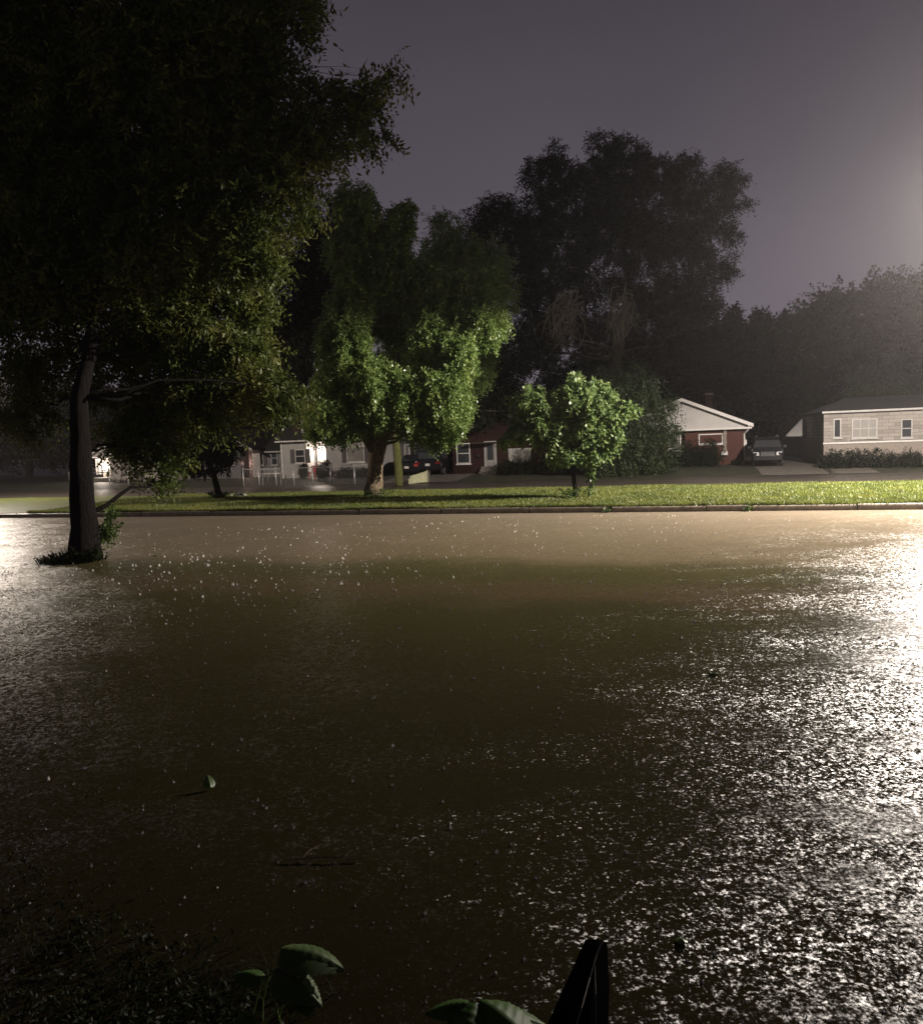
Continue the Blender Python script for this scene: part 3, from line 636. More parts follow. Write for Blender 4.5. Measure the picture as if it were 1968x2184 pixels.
bush('bush', 'dark rounded shrub beside the steps of the brightly lit door', 'bush', 680, 700, 985, 1022, 49.2, .2, tufts=40)
bush('bush', 'small dark shrub left of the red chair by the white house', 'bush', 641, 656, 990, 1018, 49.4, .2, tufts=30)
bush('hedge', 'low dark hedge under the picture window of the white house', 'hedge', 716, 790, 998, 1022, 49.4, .2, tufts=90)
# red plastic chair by its door
p = onv(669, 1008, 49.3)
t_ = thing('chair', 'small red plastic chair beside the lit doorway', 'chair', (p.x, p.y, .25), -TH)
obj('seat', MB().box(-.25, .25, -.25, .25, .42, .46), 'redpaint', t_); obj('backrest', MB().box(-.25, .25, .2, .25, .46, .9), 'redpaint', t_)
for a in (-.22, .22):
    for b_ in (-.22, .22): obj('leg', MB().box(a-.02, a+.02, b_-.02, b_+.02, 0, .419), 'redpaint', t_)

# D: dim grey house behind the mossy trunk
h = House('house', 'dim grey sided house half hidden behind the mossy trunk', 53.5, 812)
xl, _ = h.L(812, 990); xr, _ = h.L(908, 990); _, ze = h.L(860, 934)
h.part('wall', MB().box(xl, xr, 0, 8, -.3, ze), 'grey_siding'); ridge(h, xl, xr, 0, 8, ze+.002, ze+1.8, 'shingle', .3, 'trim')
h.part('corner_board', MB().box(xr-.1, xr+.03, -.03, -.002, -.3, ze), 'trim')
h.window(826, 946, 841, 981, 0, .0, (0, 1), frame='trim'); h.window(884, 945, 896, 975, 0, .3, (0, 1), frame='trim'); h.door(862, 950, 874, 996, 0)
# pale garage between D and E
h = House('garage', 'pale low garage with a pinpoint lamp between the grey and brick houses', 60, 912); h.root['category'] = 'garage'
xl, _ = h.L(912, 990); xr, _ = h.L(962, 990); _, ze = h.L(930, 956)
h.part('wall', MB().box(xl, xr, 0, 6, -.3, ze), 'garage'); ridge(h, xl, xr, 0, 6, ze+.002, ze+1.2, 'shingle', .2)
mb = MB(); gx0, gx1 = xl+.25, xr-.2
for i in range(4): mb.box(gx0, gx1, -.05, -.002, .05+i*.5, .5+i*.5)
h.part('garage_door', mb, 'trim'); bulb(h, 914.5, 971, -.02, 'porch_dim', .045, 25)

# E: brick house with front gable
h = House('house', 'dark red brick house with storm door and white shutters behind the sapling', 50.5, 966); h.shm = 'trim'
xl, _ = h.L(966, 990); xr, _ = h.L(1213, 990); _, ze = h.L(1040, 941); xa, za = h.L(1066, 876)
xg, _ = h.L(1076, 941)
h.part('wall', MB().box(xl, xr, 0, 9, -.3, ze), 'brick_dark')
gable(h, xl-.2, 2*xa-xl+.2, ze+.002, xa, za, 0, 9, 'shingle', 'brick_dark', .3, 'trim')
ridge(h, xa+2, xr, .2, 9.2, ze+.004, ze+2.2, 'shingle', .3, 'trim')
h.window(973, 945, 1002, 989, 0, .0, (0, 1), pane='glass'); h.door(1032, 944, 1058, 1001, 0, frame='trim')
h.window(1095, 956, 1120, 984, 0, .32, (1, 1), frame='trim', pane='blind')
h.part('awning', MB().prism([(h.L(1012, 943)[0], ze-.14), (h.L(1060, 943)[0], ze-.14), (h.L(1060, 943)[0], ze-.06), (h.L(1012, 943)[0], ze-.06)], -.9, -.002), 'shutter')
x, z = h.L(1021, 972); h.part('letter_box', MB().box(x-.14, x+.14, -.14, -.002, z-.09, z+.09), 'dark')
steps(h, h.L(1028, 1000)[0], h.L(1064, 1000)[0], .5)
bush('hedge', 'clipped dark hedge under the shuttered window of the brick house', 'hedge', 1060, 1180, 983, 1020, 49, .2, tufts=170)
bush('bush', 'dark shrub at the foot of the weeping tree', 'bush', 1170, 1215, 990, 1020, 48, .2, tufts=60)

# F: brick house with white gable
VF = 54.5
h = House('house', 'red brick house with pale white gable, chimney and barred white door', VF, 1400)
xl, _ = h.L(1378, 990); xr, _ = h.L(1588, 990); _, ze = h.L(1560, 915); xa, za = h.L(1453, 853); _, zb = h.L(1500, 990); xdo, _ = h.L(1460, 990)
zr_, = (h.L(1590, 906)[1],)
h.part('wall', MB().box(xdo, xr, 0, 10, -.3, ze-.02), 'brick')
h.part('entry_wall', MB().box(xl, xdo-.003, .5, 10, -.3, ze-.03), 'brick')
h.part('gable', MB().prism([(2*xa-xr-.2, ze), (xr+.1, ze), (xr+.1, ze+.25), (xa, za-.05), (2*xa-xr-.2, ze+.25)], -.12, 9.8), 'gable_siding')
xlg = 2*xa-xr
mb = MB()
zec = ze+.22
mb.prism([(xlg-.5, zec), (xa, za), (xa, za+.14), (xlg-.5, zec+.14)], -.5, 10.3); mb.prism([(xa, za), (xr+.5, zec-.02), (xr+.5, zec+.12), (xa, za+.14)], -.5, 10.3); rf = h.part('roof', mb, 'shingle')
mb = MB(); mb.prism([(xlg-.5, zec-.12), (xa, za-.12), (xa, za+.1), (xlg-.5, zec+.1)], -.54, -.503); mb.prism([(xa, za-.12), (xr+.5, zec-.14), (xr+.5, zec+.08), (xa, za+.1)], -.54, -.503)
h.part('barge_board', mb, 'white', rf)
h.part('soffit', MB().box(xlg-.2, xr+.4, -.5, -.125, ze-.02, ze+.1), 'white', rf)
c0, cz0 = h.L(1505, 872, 3); c1, _ = h.L(1519, 872, 3); _, cz1 = h.L(1512, 838, 3)
ch = h.part('chimney', MB().box(c0, c1, 3, 3.6, ze, cz1-.12), 'brick_dark', rf)
h.part('chimney_cap', MB().box(c0-.05, c1+.05, 2.95, 3.65, cz1-.118, cz1), 'concrete')
h.door(1423, 925, 1452, 990, .5, m='shutter', grille=True)
h.window(1489, 925, 1541, 947, 0, .0, (0, 0), pane='brick')
q0, qz1 = h.L(1541, 921); q1, _ = h.L(1549, 921); _, qz0 = h.L(1545, 967)
mb = MB(); zz = qz0+.15; i = 0
while zz < ze-.05: mb.box(q0+(.05 if i % 2 else 0), q1-(.03 if i % 3 else 0), -.2, -.002, zz, min(zz+.17, ze-.03)); zz += .18; i += 1
h.part('stone_pier', mb, 'beige'); h.part('pier_base', MB().box(q0-.12, q1+.05, -.3, -.003, qz0-.1, qz0+.14), 'white')
xx = xr-.04; mb = MB().tube([(xx+.25, -.5, zec), (xx+.2, -.35, ze-.1), (xx, -.08, ze-.35), (xx, -.08, .1)], .055, 8); h.part('downspout', mb, 'white')
h.part('meter_box', MB().box(xr+.003, xr+.15, .5, .8, 1.2, 1.65), 'steel')
steps(h, h.L(1418, 990)[0], h.L(1458, 990)[0], zb, .499)
bush('bush', 'large dark bush under the front window of the white gabled house', 'bush', 1447, 1534, 945, 1000, 52.8, .2, tufts=150)
bush('bush', 'thin dark bush at the right corner of the white gabled house', 'bush', 1560, 1600, 985, 1004, 53.2, .2, tufts=30)

# garage behind the SUV
h = House('garage', 'hazy pale garage gable behind the dark sport utility car', 66, 1664); h.root['category'] = 'garage'
xl, ze = h.L(1660, 934); xr, _ = h.L(1762, 934); xa, za = h.L(1712, 892)
h.part('wall', MB().box(xl+.4, xr-.4, 0, 7, -.3, ze), 'garage'); gable(h, xl+.4, xr-.4, ze+.002, xa, za, 0, 7, 'shingle', 'gable_siding', .3, 'trim')
h.part('garage_door', MB().box(h.L(1716, 950)[0], h.L(1748, 950)[0], -.05, -.002, 0, 2.1), 'shutter')
# G: stone house at the right
h = House('house', 'pale stone-banded bungalow with dark tall window at the right', 49.5, 1756)
xl, ze = h.L(1756, 878); xr, _ = h.L(2150, 878); _, zm = h.L(1780, 945)
h.part('wall', MB().box(xl, xr, 0, 9, -.3, zm), 'beige'); h.part('upper_wall', MB().box(xl+.0, xr, .02, 9, zm+.002, ze), 'stone')
h.part('band', MB().box(xl-.04, xr+.04, -.08, -.002, zm-.05, zm+.04), 'white')
ridge(h, xl, xr, 0, 9, ze+.002, ze+.9, 'shingle', .12, 'trim', hip=2.0)
h.window(1776, 893, 1793, 934, .02, .0, (0, 0), frame='trim'); h.window(1815, 893, 1870, 934, .02, .0, (2, 1), frame='trim', pane='blind'); h.window(1920, 893, 1945, 934, .02, .0, (0, 1), frame='trim')
bush('bush', 'dark bushes with glinting leaves at the foot of the stone bungalow', 'bush', 1754, 1850, 964, 1006, 48.2, .2, tufts=150)
bush('bush', 'dark bush at the far right end of the stone bungalow', 'bush', 1860, 1960, 964, 1006, 48.2, .2, tufts=120)
# driveways
mb = MB()
def strip(px, w, v1, z): 
    u = onv(px, 1000, 48).dot(U); mb.add([st(u-w, VR+1.5, gz(VR+1.5)+.02), st(u+w, VR+1.5, gz(VR+1.5)+.02), st(u+w, VR+6, gz(VR+6)+.02), st(u-w, VR+6, gz(VR+6)+.02), st(u+w, v1, gz(v1)+.03), st(u-w, v1, gz(v1)+.03)], [(0, 1, 2, 3), (3, 2, 4, 5)])
strip(1690, 1.9, 65, 0); strip(915, 2.6, 59, 0); strip(1800, 1.2, 49, 0)
tag(obj('driveway', mb, 'concrete'), kind='structure')

# ------------------------------------------------------------------ cars (front at -y)
def car(label, loc, rz, L=4.7, W=1.85, H=1.78, suv=True, paint='car', cat='car', lit=False):
    r = thing('parked_car', label, cat, loc, rz); w = W/2; hb = H*(.60 if suv else .64)
    def ring(y, hw, z0, z1, rd=.1):
        return [(-hw+rd, y, z0), (hw-rd, y, z0), (hw, y, z0+rd), (hw, y, z1-rd), (hw-rd, y, z1), (-hw+rd, y, z1), (-hw, y, z1-rd), (-hw, y, z0+rd)]
    zb = .30 if suv else .22
    hood = hb-.05
    mb = MB().loft([ring(-L/2, w*.86, zb+.12, hood-.22), ring(-L/2+.12, w*.96, zb, hood-.08), ring(-L/2+1.15, w, zb, hood), ring(0, w, zb, hb), ring(L/2-.3, w, zb, hb), ring(L/2-.05, w*.95, zb+.05, hb-.05), ring(L/2, w*.9, zb+.15, hb-.2)])
    obj('body', mb, paint, r, False)
    def g(y, hb_, ht, z0, z1): return [(-hb_, y, z0), (hb_, y, z0), (ht, y, z1), (-ht, y, z1)]
    ye = L/2-.15 if suv else L/2-1.0
    y0 = -L/2+1.15
    mb = MB().loft([g(y0, w*.93, w*.92, hb-.03, hb-.0), g(y0+.75, w*.93, w*.76, hb-.03, H-.06), g(y0+1.2, w*.93, w*.77, hb-.03, H), g(ye-.35, w*.93, w*.76, hb-.03, H-.02), g(ye if suv else ye+.5, w*.92, w*(.74 if suv else .9), hb-.03, H-.12 if suv else hb)])
    cab = obj('cabin', mb, paint, r)
    # windscreen and side glass sit just proud of the cabin
    a0, a1 = Vector((0, y0+.06, hb+.05)), Vector((0, y0+.72, H-.12)); nrm_ = Vector((0, -(a1.z-a0.z), (a1.y-a0.y))).normalized()*.02
    mb = MB().add([(-w*.86, a0.y, a0.z), (w*.86, a0.y, a0.z), (w*.70, a1.y, a1.z), (-w*.70, a1.y, a1.z)] + [(-w*.86, a0.y+nrm_.y, a0.z+nrm_.z), (w*.86, a0.y+nrm_.y, a0.z+nrm_.z), (w*.70, a1.y+nrm_.y, a1.z+nrm_.z), (-w*.70, a1.y+nrm_.y, a1.z+nrm_.z)], [(4, 5, 6, 7), (0, 1, 5, 4), (1, 2, 6, 5), (2, 3, 7, 6), (3, 0, 4, 7)])
    obj('windscreen', mb, 'glass', r)
    yr = (ye+.0) if suv else ye+.25
    zr0, zr1 = hb+.06, H-.2
    if suv: mb = MB().box(-w*.72, w*.72, ye-.03, ye+.03, zr0, zr1)
    else: mb = MB().add([(-w*.8, ye+.46, hb+.06), (w*.8, ye+.46, hb+.06), (w*.68, ye-.28, H-.06), (-w*.68, ye-.28, H-.06)], [(0, 1, 2, 3)])
    obj('rear_window', mb, 'glass', r)
    for s in (-1, 1):
        mb = MB().add([(s*w*.945, y0+.6, hb+.05), (s*w*.945, ye-.3, hb+.05), (s*w*.80, ye-.5, H-.14), (s*w*.80, y0+1.0, H-.14)], [(0, 1, 2, 3)]); obj('side_window', mb, 'glass', r)
        obj('headlight', MB().loft([[(s*(w*.52), -L/2+.03, hood-.36), (s*w*.88, -L/2+.10, hood-.36), (s*w*.90, -L/2+.14, hood-.14), (s*w*.54, -L/2+.03, hood-.16)], [(s*(w*.52), -L/2-.03, hood-.36), (s*w*.84, -L/2+.02, hood-.36), (s*w*.86, -L/2+.05, hood-.15), (s*w*.54, -L/2-.02, hood-.17)]]), 'lens', r)
        obj('tail_light', MB().box(s*w*.62 if s > 0 else -w*.92, s*w*.62 if s < 0 else w*.92, L/2-.05, L/2+.02, hb-.30, hb-.12), 'tail_on' if lit else 'tail', r)
        obj('mirror', MB().box(s*w*1.0 if s > 0 else -w*1.0-.2, w*1.0+.2 if s > 0 else -w*1.0, y0+.45, y0+.57, hb-.0, hb+.16), paint, r)
        for yy in (-L/2+.85, L/2-.95):
            ro = .36 if suv else .32; wh = bpy.data.objects.new('wheel', None)
            rings = [[(s*(w-.02)-s*q, yy+rr*math.cos(2*math.pi*k/18), ro+rr*math.sin(2*math.pi*k/18)) for k in range(18)] for q, rr in ((.22, ro*.9), (.2, ro), (.03, ro), (0, ro*.92))]
            wo_ = obj('wheel', MB().loft(rings), 'rubber', r)
            rings = [[(s*(w-.02)+s*q, yy+rr*math.cos(2*math.pi*k/18), ro+rr*math.sin(2*math.pi*k/18)) for k in range(18)] for q, rr in ((.002, ro*.62), (.015, ro*.6), (-.0, ro*.2))]
            obj('rim', MB().loft(rings), 'chrome', wo_); bpy.data.objects.remove(wh)
    mb = MB()
    for i in range(4): mb.box(-w*.42, w*.42, -L/2-.03, -L/2+.0, hood-.40+i*.07, hood-.36+i*.07)
    obj('grille', mb, 'grille', r)
    obj('bumper', MB().loft([[(-w*.88, -L/2-.08, zb+.08), (w*.88, -L/2-.08, zb+.08), (w*.88, -L/2-.08, zb+.28), (-w*.88, -L/2-.08, zb+.28)], [(-w*.96, -L/2+.1, zb+.05), (w*.96, -L/2+.1, zb+.05), (w*.96, -L/2+.1, zb+.3), (-w*.96, -L/2+.1, zb+.3)]]), paint, r)
    obj('licence_plate', MB().box(-.16, .16, L/2+.003, L/2+.02, hb-.42, hb-.26), 'white', r)
    if suv:
        for s in (-1, 1): obj('roof_rail', MB().tube([(s*w*.66, y0+1.3, H+.04), (s*w*.66, ye-.5, H+.04)], .02, 6), 'steel', r)
    return r
p = onv(1667, 1000, 50); car('dark sport utility car parked nose out beside the white gabled house', (p.x, p.y+2.3, gz(52)+.03), -TH-R(4), paint='car')
p = onv(894, 1012, 50); car('black sedan with dim red tail lights parked by the overturned pale bin', (p.x, p.y+1.5, gz(51)+.02), math.pi-TH-R(4), 4.6, 1.8, 1.42, False, 'carblack', lit=True)
p = onv(932, 1018, 50.5); car('black boxy car parked close to the left corner of the brick house', (p.x+.1, p.y+1.0, gz(51)+.02), math.pi-TH, 4.7, 1.9, 1.75, True, 'carblack')

# ------------------------------------------------------------------ small things in the yards
p = onz(893, 1031, 0); k = p.y/F
t_ = thing('bin', 'overturned pale yellow plastic bin lying half in the flooded far road', 'bin', (p.x, p.y, 0), -TH+R(18))
rings = []
for x, s_ in ((-.62, .62), (-.56, .70), (.0, .84), (.50, 1.0), (.52, 1.12), (.58, 1.12)):
    rings.append([(x, (-.32 if c_ in (0, 3) else .32)*s_, (.0+.0) + (.30 + (-.3 if c_ < 2 else .36)*s_) + x*.16) for c_ in range(4)])
obj('body', MB().loft(rings), 'bin', t_)
obj('lid', MB().loft([[(.6, -.4, .1), (.6, .4, .1), (.66, .42, .74), (.66, -.42, .74)], [(.66, -.4, .08), (.66, .4, .08), (.72, .42, .74), (.72, -.42, .74)]]), 'concrete', t_)
for s in (-1, 1): obj('wheel', MB().loft([[(-.6+.1*math.cos(a*math.pi/6), s*.27+o, .42+.1*math.sin(a*math.pi/6)) for a in range(12)] for o in (-.03, .03)]), 'rubber', t_)

def fence(label, pxs, y_top, y_bot, v, every=None):
    pts = [onv(x, yb, v) for x, yb in zip(pxs, y_bot)]; us_ = [q.dot(U) for q in pts]
    h_ = 1.15; r = sthing('chain_link_fence', label, 'fence', us_[0], v, 0)
    for uu in us_: obj('post', MB().tube([(uu-us_[0], 0, -.3), (uu-us_[0], 0, h_+.05)], .045, 8).sphere((uu-us_[0], 0, h_+.07), .06, 8, 4), 'steel', r, True)
    L_ = us_[-1]-us_[0]; obj('top_rail', MB().tube([(0, 0, h_), (L_, 0, h_)], .028, 6), 'steel', r)
    mb = MB(); n_ = int(L_/.16)
    for i in range(n_):
        for sg in (0, 1):
            x = i*.16; z0, z1 = (.02, h_-.02) if sg == 0 else (h_-.02, .02)
            x2 = min(x+1.1*.6, L_); mb.add([(x, -.004, z0), (x+.008, -.004, z0), (x2+.008, -.004, z1), (x2, -.004, z1)], [(0, 1, 2, 3)])
    obj('mesh_panel', mb, 'steel', r)
fence('chain link fence with pale posts standing in water before the lit white house', [521, 554, 590, 628, 668, 707, 757, 800], 0, [1040, 1039, 1038, 1038, 1037, 1036, 1035, 1034], 45.2)
fence('chain link fence in front of the far left cream house', [150, 195, 235, 275, 315, 360], 0, [1035]*6, 48.3)
# table near B
p = onz(586, 1030, .15)
t_ = thing('table', 'white topped outdoor table behind the chain link fence', 'table', (p.x, p.y, .05), -TH)
obj('tabletop', MB().box(-.75, .75, -.4, .4, .72, .77), 'white', t_)
for a in (-.68, .68):
    for b_ in (-.33, .33): obj('leg', MB().box(a-.025, a+.025, b_-.025, b_+.025, -.1, .719), 'trim', t_)
# litter on the lawn
p = onz(509, 1060, .22)
t_ = thing('litter', 'crumpled black and white litter lying on the lawn beside the leaning tree', 'litter', p, 0)
def crumple(c, r, m, name):
    mb = MB(); mb.sphere(c, r, 9, 6, (1.4, .8, .7)); mb.v = [tuple(x+random.uniform(-.25, .25)*r for x in v) for v in mb.v]; obj(name, mb, m, t_)
crumple((0, 0, .1), .16, 'dark', 'black_bag'); crumple((-.3, .02, .06), .09, 'white', 'white_paper'); crumple((.3, -.02, .09), .08, 'white', 'white_paper'); crumple((.05, -.1, .02), .07, 'white', 'white_paper')

# weeds and sprouts
def sprout(name, label, cat, base, n_, hgt, spread, m='weed', leaf=(7, .2, .07, .04, .1), stems=6, lean=(0, 0)):
    r = thing(name, label, cat, base); mb = MB(); bs = []; ou = []
    for i in range(stems):
        e_ = Vector((random.uniform(-1, 1)*spread+lean[0], random.uniform(-1, 1)*spread+lean[1], hgt*random.uniform(.5, 1))); cv = curve((random.uniform(-.05, .05), random.uniform(-.05, .05), -.05), e_, .12, 6, .02)
        mb.tube(cv, [.012*(1-.1*k) for k in range(6)], 4)
        for q in range(n_):
            k = random.uniform(.8, 5); a = cv[int(k)].lerp(cv[min(int(k)+1, 5)], k % 1); bs.append(tuple(a)); ou.append((random.uniform(-1, 1), random.uniform(-1, 1), random.uniform(-.2, .8)))
    obj('stem', mb, 'bark_dark', r); obj_np('foliage', leaf_mesh(np.array(bs), np.array(ou), *leaf), 4, m, r); return r
b_ = Vector(b5)
sprout('weed', 'leafy weeds growing around the foot of the young lit tree', 'weed', b_+Vector((-.1, -.1, 0)), 8, .45, .45, stems=12)
sprout('weed', 'taller green sprout right of the young lit tree trunk', 'weed', b_+Vector((.45, .0, 0)), 8, 1.15, .15, stems=5, leaf=(5, .16, .10, .07, .2), lean=(.1, 0))
sprout('weed', 'low weeds around the base of the broad median tree', 'weed', Vector(b1)+Vector((.3, -.35, 0)), 6, .35, .7, stems=14)
sprout('weed', 'dark weeds tangled around the foot of the small leaning tree', 'weed', Vector(b4)+Vector((0, -.1, 0)), 8, .4, .6, 'bush', stems=14)
for px in (1293, 1592):
    p = onv(px, 1086, VC-.02); sprout('weed', {1293: 'weed tuft in the kerb joint nearer the young tree', 1592: 'weed tuft in the kerb joint before the white gabled house'}[px], 'weed', (p.x, p.y, .02), 5, .16, .22, stems=9, leaf=(5, .10, .05, .025, .1))
p = onz(215, 1120, 0)
sprout('shrub', 'bright green leafy shoot growing behind the near dark trunk', 'shrub', (b0.x+.18, b0.y+.25, .30), 9, .85, .16, 'weed', (8, .26, .12, .055, .1), 8, (.42, 0))
sprout('weed', 'drooping weeds clinging to the near dark trunk at the waterline', 'weed', (b0.x+.25, b0.y-.25, 0), 7, .45, .35, 'wetgrass', (7, .2, .10, .035, .3), 12)

# grass mound round the near trunk + drowned grass at lower left
def patch(n_, cx, cy, rx, ry, h, w, z0=-.03):
    a = rng.uniform(0, 2*math.pi, n_); r_ = rng.uniform(0, 1, n_)**.6
    base = np.stack([cx+rx*r_*np.cos(a), cy+ry*r_*np.sin(a), np.full(n_, z0)], 1)
    g = rng.uniform(0, 2*math.pi, n_); side = np.stack([np.cos(g), np.sin(g), 0*g], 1)*w
    hh = h*rng.uniform(.4, 1.3, n_)*(1-.5*r_)
    l1 = np.stack([rng.normal(0, .45, n_), rng.normal(0, .45, n_), np.ones(n_)], 1)*hh[:, None]
    l2 = l1*np.array([2.3, 2.3, 1.15]); 
    q1 = np.stack([base-side, base+side, base+l1+side*.7, base+l1-side*.7], 1)
    q2 = np.stack([base+l1-side*.7, base+l1+side*.7, base+l2+side*.1, base+l2-side*.1], 1)
    return np.concatenate([q1, q2], 0).reshape(-1, 3)
o = obj_np('grass', patch(600, b0.x-.25, b0.y-.1, .75, .5, .30, .012), 4, 'wetgrass'); tag(o, 'grass tuft around the foot of the near dark trunk', 'grass', kind='stuff')
def near(px, py, z=0): return onz(px, py, z)
ps = []
for (px, py, rx, ry, n_, h_) in ((230, 1850, .5, .6, 140, .05), (180, 2000, .5, .5, 220, .06), (330, 2100, .5, .4, 220, .08), (480, 2150, .4, .3, 160, .10), (250, 2160, .6, .5, 260, .10), (200, 1700, .5, .7, 90, .05), (600, 2130, .25, .2, 110, .12), (60, 2100, .6, .6, 110, .08)):
    p = near(px, py); ps.append(patch(n_, p.x, p.y, rx, ry, h_, .0045))
tag(obj_np('grass', np.concatenate(ps), 4, 'wetgrass'), 'dark half drowned grass at the near left edge of the water', 'grass', kind='stuff')

# dark low undergrowth at the near left, half under water
bs = []; ou = []
for i in range(520):
    px = 20+520*random.random()**1.2; py = 2240-random.random()**1.6*(430-.62*px if px < 500 else 130)
    p = near(px, py); zz = random.random()**2*.14; bs.append((p.x, p.y, zz)); ou.append((random.uniform(-1, 1), random.uniform(-1, 1), random.uniform(-.3, .7)))
tag(obj_np('undergrowth', leaf_mesh(np.array(bs), np.array(ou), 7, .12, .030, .011, .5), 4, 'undergrowth'), 'dark leafy undergrowth half under water at the bottom left', 'undergrowth', kind='stuff')

# large leaves
def bigleaf(name, label, cx, cy, z, size, rz, tilt, m):
    """one broad pointed leaf with a ridge along its midrib, drooping towards the tip"""
    p = onz(cx, cy, z); NS, NW = 42, 14; vs = []; fs = []; ph = random.uniform(0, 6)
    for i in range(NS+1):
        t_ = i/NS; w = size*.40*(math.sin(math.pi*min(1, t_*.93+.07)**.75)**.8)*(1-.12*t_)
        for j in range(NW+1):
            q = -1+2*j/NW; tooth = 1+.06*math.sin(i*2.2+ph)*(abs(q) > .9)
            x = q*w*tooth; vein = .016*size*(1-abs(math.sin(3.14*(t_*7+abs(q)*1.6))))*(abs(q) > .05) + .02*size*(abs(q) < .15)
            vs.append((x, size*t_, -.30*abs(x)*(1+.5*abs(q)) - size*.42*t_**2.2 + vein + .02*size*math.sin(5*t_+ph+q)))
    for i in range(NS):
        for j in range(NW): k = i*(NW+1)+j; fs.append((k, k+1, k+NW+2, k+NW+1))
    o = obj(name, MB().add(vs, fs), m, None, True); o.location = p; o.rotation_euler = (tilt, 0, rz)
    return o
pl = thing('plant', 'pale broad leafed plant bending over dark water near the bottom', 'plant', onz(560, 2150, .05))
for a in ((600, 2022, .42, .25, -1.75, .12, 'bigleaf_pale'), (590, 2068, .37, .22, -2.1, .05, 'bigleaf_pale'), (560, 2085, .34, .13, 1.3, .3, 'bigleaf'), (520, 2160, .30, .12, -2.7, .1, 'bigleaf'), (640, 2120, .30, .11, -2.6, .3, 'bigleaf'), (585, 2130, .32, .10, -.9, .2, 'bigleaf')):
    o = bigleaf('leaf', '', *a); loc = o.location.copy(); o.parent = pl; o.location = loc-pl.location
for o in [c_ for c_ in bpy.data.objects if c_.parent == pl]: obj('stem', MB().tube(curve((0, 0, -.2), tuple(o.location), .15, 6, .02), .004, 5), 'weed', pl)
pl = thing('plant', 'darker lobed leaf cluster rising at the bottom centre of the water', 'plant', onz(1000, 2260, .05))
for a in ((1025, 2138, .56, .24, -2.25, .1, 'bigleaf'), (1015, 2140, .56, .20, 2.75, .0, 'bigleaf'), (1000, 2142, .55, .14, 1.5, .15, 'bigleaf'), (1030, 2165, .50, .22, -1.5, .1, 'bigleaf')):
    o = bigleaf('leaf', '', *a); loc = o.location.copy(); o.parent = pl; o.location = loc-pl.location
for o in [c_ for c_ in bpy.data.objects if c_.parent == pl]: obj('stem', MB().tube(curve((0, 0, -.2), tuple(o.location), .15, 6, .02), .004, 5), 'weed', pl)
for (px, py, s_, rz, lab, tl) in ((449, 1680, .11, .5, 'yellow green leaf standing up out of the dark water', .9), (330, 1185, .22, 0, 'pale floating leaf near the dark trunk', .0), (1530, 1438, .10, 1.0, 'small green leaf floating in the lamp glitter on the right', .3), (1460, 2010, .07, .3, 'green leaf lying in the glitter beside the black post', .1)):
    tag(bigleaf('leaf', '', px, py, .02, s_, rz, tl, 'bigleaf_pale' if py < 1200 else 'weed'), lab, 'leaf', 'fallen leaves on the water')
# floating twig
p = near(600, 1840); t_ = MB().tube(curve((0, 0, .01), (.45, -.02, .01), .1, 8, .02), [.004]*8, 5).tube(curve((.12, 0, .01), (.2, .12, .03), .1, 4), [.003]*4, 4)
o = obj('twig', t_, 'bark'); o.location = p; tag(o, 'thin forked twig floating on the near dark water', 'twig')

# black tapered post at the bottom
pt = at(1265, 2005, 1.75); pb = at(1215, 2330, 1.55)
t_ = thing('post', 'black tapered upright post with two thin pale lines at the bottom edge', 'post', (pb.x, pb.y, pb.z-.4)); B_ = Vector(t_.location)
def q(px, py, Y): return at(px, py, Y)-B_
mb = MB(); top = [q(1248, 2004, 1.78), q(1275, 2003, 1.72), q(1294, 2010, 1.78), q(1270, 2003, 1.84)]
mid = [q(1205, 2100, 1.74), q(1262, 2100, 1.62), q(1299, 2100, 1.74), q(1255, 2100, 1.82)]
bot = [q(1160, 2200, 1.70), q(1255, 2200, 1.55), q(1296, 2200, 1.70), q(1240, 2200, 1.80)]
bt2 = [(v_.x, v_.y, -.0) for v_ in bot]
mb.loft([bt2, bot, mid, top]); obj('body', mb, 'postblack', t_)
obj('seam', MB().tube([q(1287, 2003, 1.71), q(1272, 2035, 1.68), q(1258, 2085, 1.63), q(1240, 2150, 1.56), q(1222, 2205, 1.53)], [.0016, .0018, .0016, .0014, .001], 5), 'concrete', t_)
obj('seam', MB().tube([q(1268, 2060, 1.655), q(1270, 2120, 1.60), q(1270, 2205, 1.56)], [.0008, .0009, .0009], 5), 'concrete', t_)

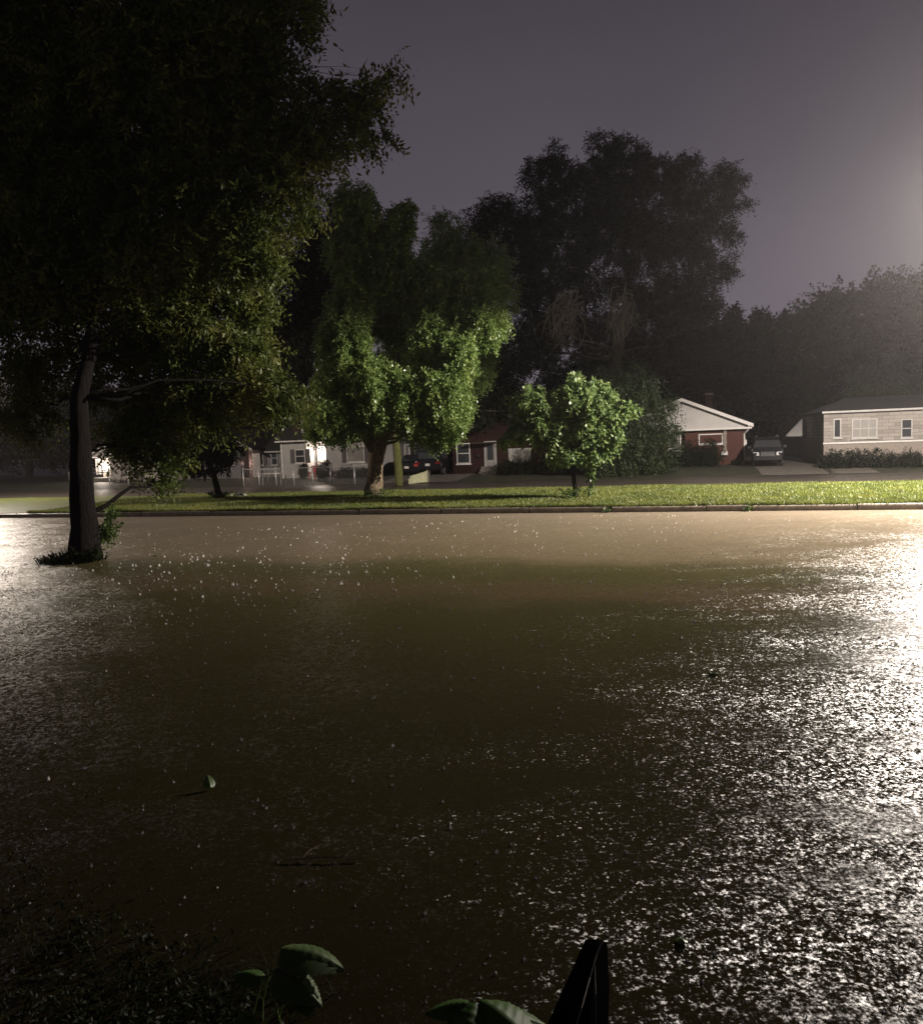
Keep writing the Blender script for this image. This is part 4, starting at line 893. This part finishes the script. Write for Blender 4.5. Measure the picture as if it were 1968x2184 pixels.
# ------------------------------------------------------------------ rain splashes
def splashes(n_):
    out = []
    d = np.exp(rng.uniform(math.log(2.2), math.log(24.5), n_)); a = rng.uniform(-.62, .62, n_)
    x = d*np.tan(a); y = d
    keep = (x*V.x+y*V.y) < VC-.1; x, y = x[keep], y[keep]; n_ = len(x)
    # a gust of heavier drops over the left half of the road
    hx = rng.normal(-5.0, 3.4, 300); hy = rng.normal(15.5, 3.6, 300); x = np.concatenate([x, hx]); y = np.concatenate([y, hy])
    big = np.concatenate([rng.uniform(size=n_)**9*.8, rng.uniform(.05, 1.0, 300)**2.2]); n_ = len(x)
    for i in range(n_):
        s_ = .006+.028*big[i]; s_ *= min(1.4, .30+y[i]/12); k = rng.integers(1, 4)
        for j in range(k):
            g = rng.uniform(0, 6.28); o_ = s_*.6*rng.uniform(0, 1); ln = s_*rng.uniform(.5, 1.6); cx, cy_ = x[i]+o_*math.cos(g), y[i]+o_*math.sin(g); w_ = s_*.42
            tip = (cx+o_*.2*math.cos(g), cy_+o_*.2*math.sin(g), ln)
            b0_ = [(cx+w_, cy_, -.002), (cx-w_*.5, cy_+w_*.87, -.002), (cx-w_*.5, cy_-w_*.87, -.002)]
            out += [b0_[0], b0_[1], tip, b0_[1], b0_[2], tip, b0_[2], b0_[0], tip]
    return np.array(out)
tag(obj_np('rain_splashes', splashes(13000), 3, 'splash'), 'raindrop splashes jumping from the flood water', 'splashes', kind='stuff')

# ------------------------------------------------------------------ street lamps
def lamp(label, base, arm_dir, H_, power, col, tilt):
    r = thing('street_lamp', label, 'street lamp', base)
    obj('pole', MB().tube([(0, 0, -.2), (0, 0, 4), (0, 0, H_-.6)], [.12, .10, .07], 12), 'steel', r, True)
    a = Vector(arm_dir).normalized(); e_ = a*1.6+Vector((0, 0, H_))
    obj('arm', MB().tube([(0, 0, H_-.65), tuple(a*.5+Vector((0, 0, H_-.2))), tuple(e_)], [.05, .045, .04], 8), 'steel', r, True)
    hd = e_+a*.25; obj('lamp_head', MB().sphere(tuple(hd+Vector((0, 0, .05))), .32, 12, 8, (1.3, .7, .35)), 'steel', r, True)
    obj('lens', MB().sphere(tuple(hd+Vector((0, 0, -.10))), .16, 12, 8, (1.3, .8, .35)), 'streetlens', r, True)
    l = bpy.data.lights.new('street_light', 'SPOT'); l.energy = power; l.color = col; l.spot_size = R(173.5); l.spot_blend = .13; l.shadow_soft_size = .16
    o = bpy.data.objects.new('street_light', l); C.objects.link(o); o.parent = r; o.location = hd+Vector((0, 0, -.22))
    o.rotation_euler = (Vector((0, 0, -1))*math.cos(R(tilt))-V*math.sin(R(tilt))).to_track_quat('-Z', 'Y').to_euler(); return r
P1 = Vector(b5)+U*14.5; P2 = P1-U*47
lamp('tall steel street lamp right of the view on the median', (P1.x+1.0, P1.y+1.6, .2), -U*.3-V, 9.6, LAMP1, (1, .89, .79), 3)
lamp('tall steel street lamp left of the view on the median', (P2.x-1, P2.y+2.6, .2), V, 9.6, LAMP2, (1, .86, .72), -13)

# ------------------------------------------------------------------ haze of rain
m = bpy.data.materials.new('rain_haze'); m.use_nodes = True; t = m.node_tree; t.nodes.clear()
o_ = t.nodes.new('ShaderNodeOutputMaterial'); pv = t.nodes.new('ShaderNodeVolumePrincipled'); pv.inputs['Density'].default_value = HAZE
pv.inputs['Color'].default_value = (.86, .84, .84, 1); pv.inputs['Anisotropy'].default_value = 0.78
t.links.new(pv.outputs[0], o_.inputs['Volume']); m.cycles.homogeneous_volume = True if hasattr(m, 'cycles') and hasattr(m.cycles, 'homogeneous_volume') else None
tag(obj('haze', MB().box(-110, 110, -25, 130, -1.4, 30), m), kind='stuff')
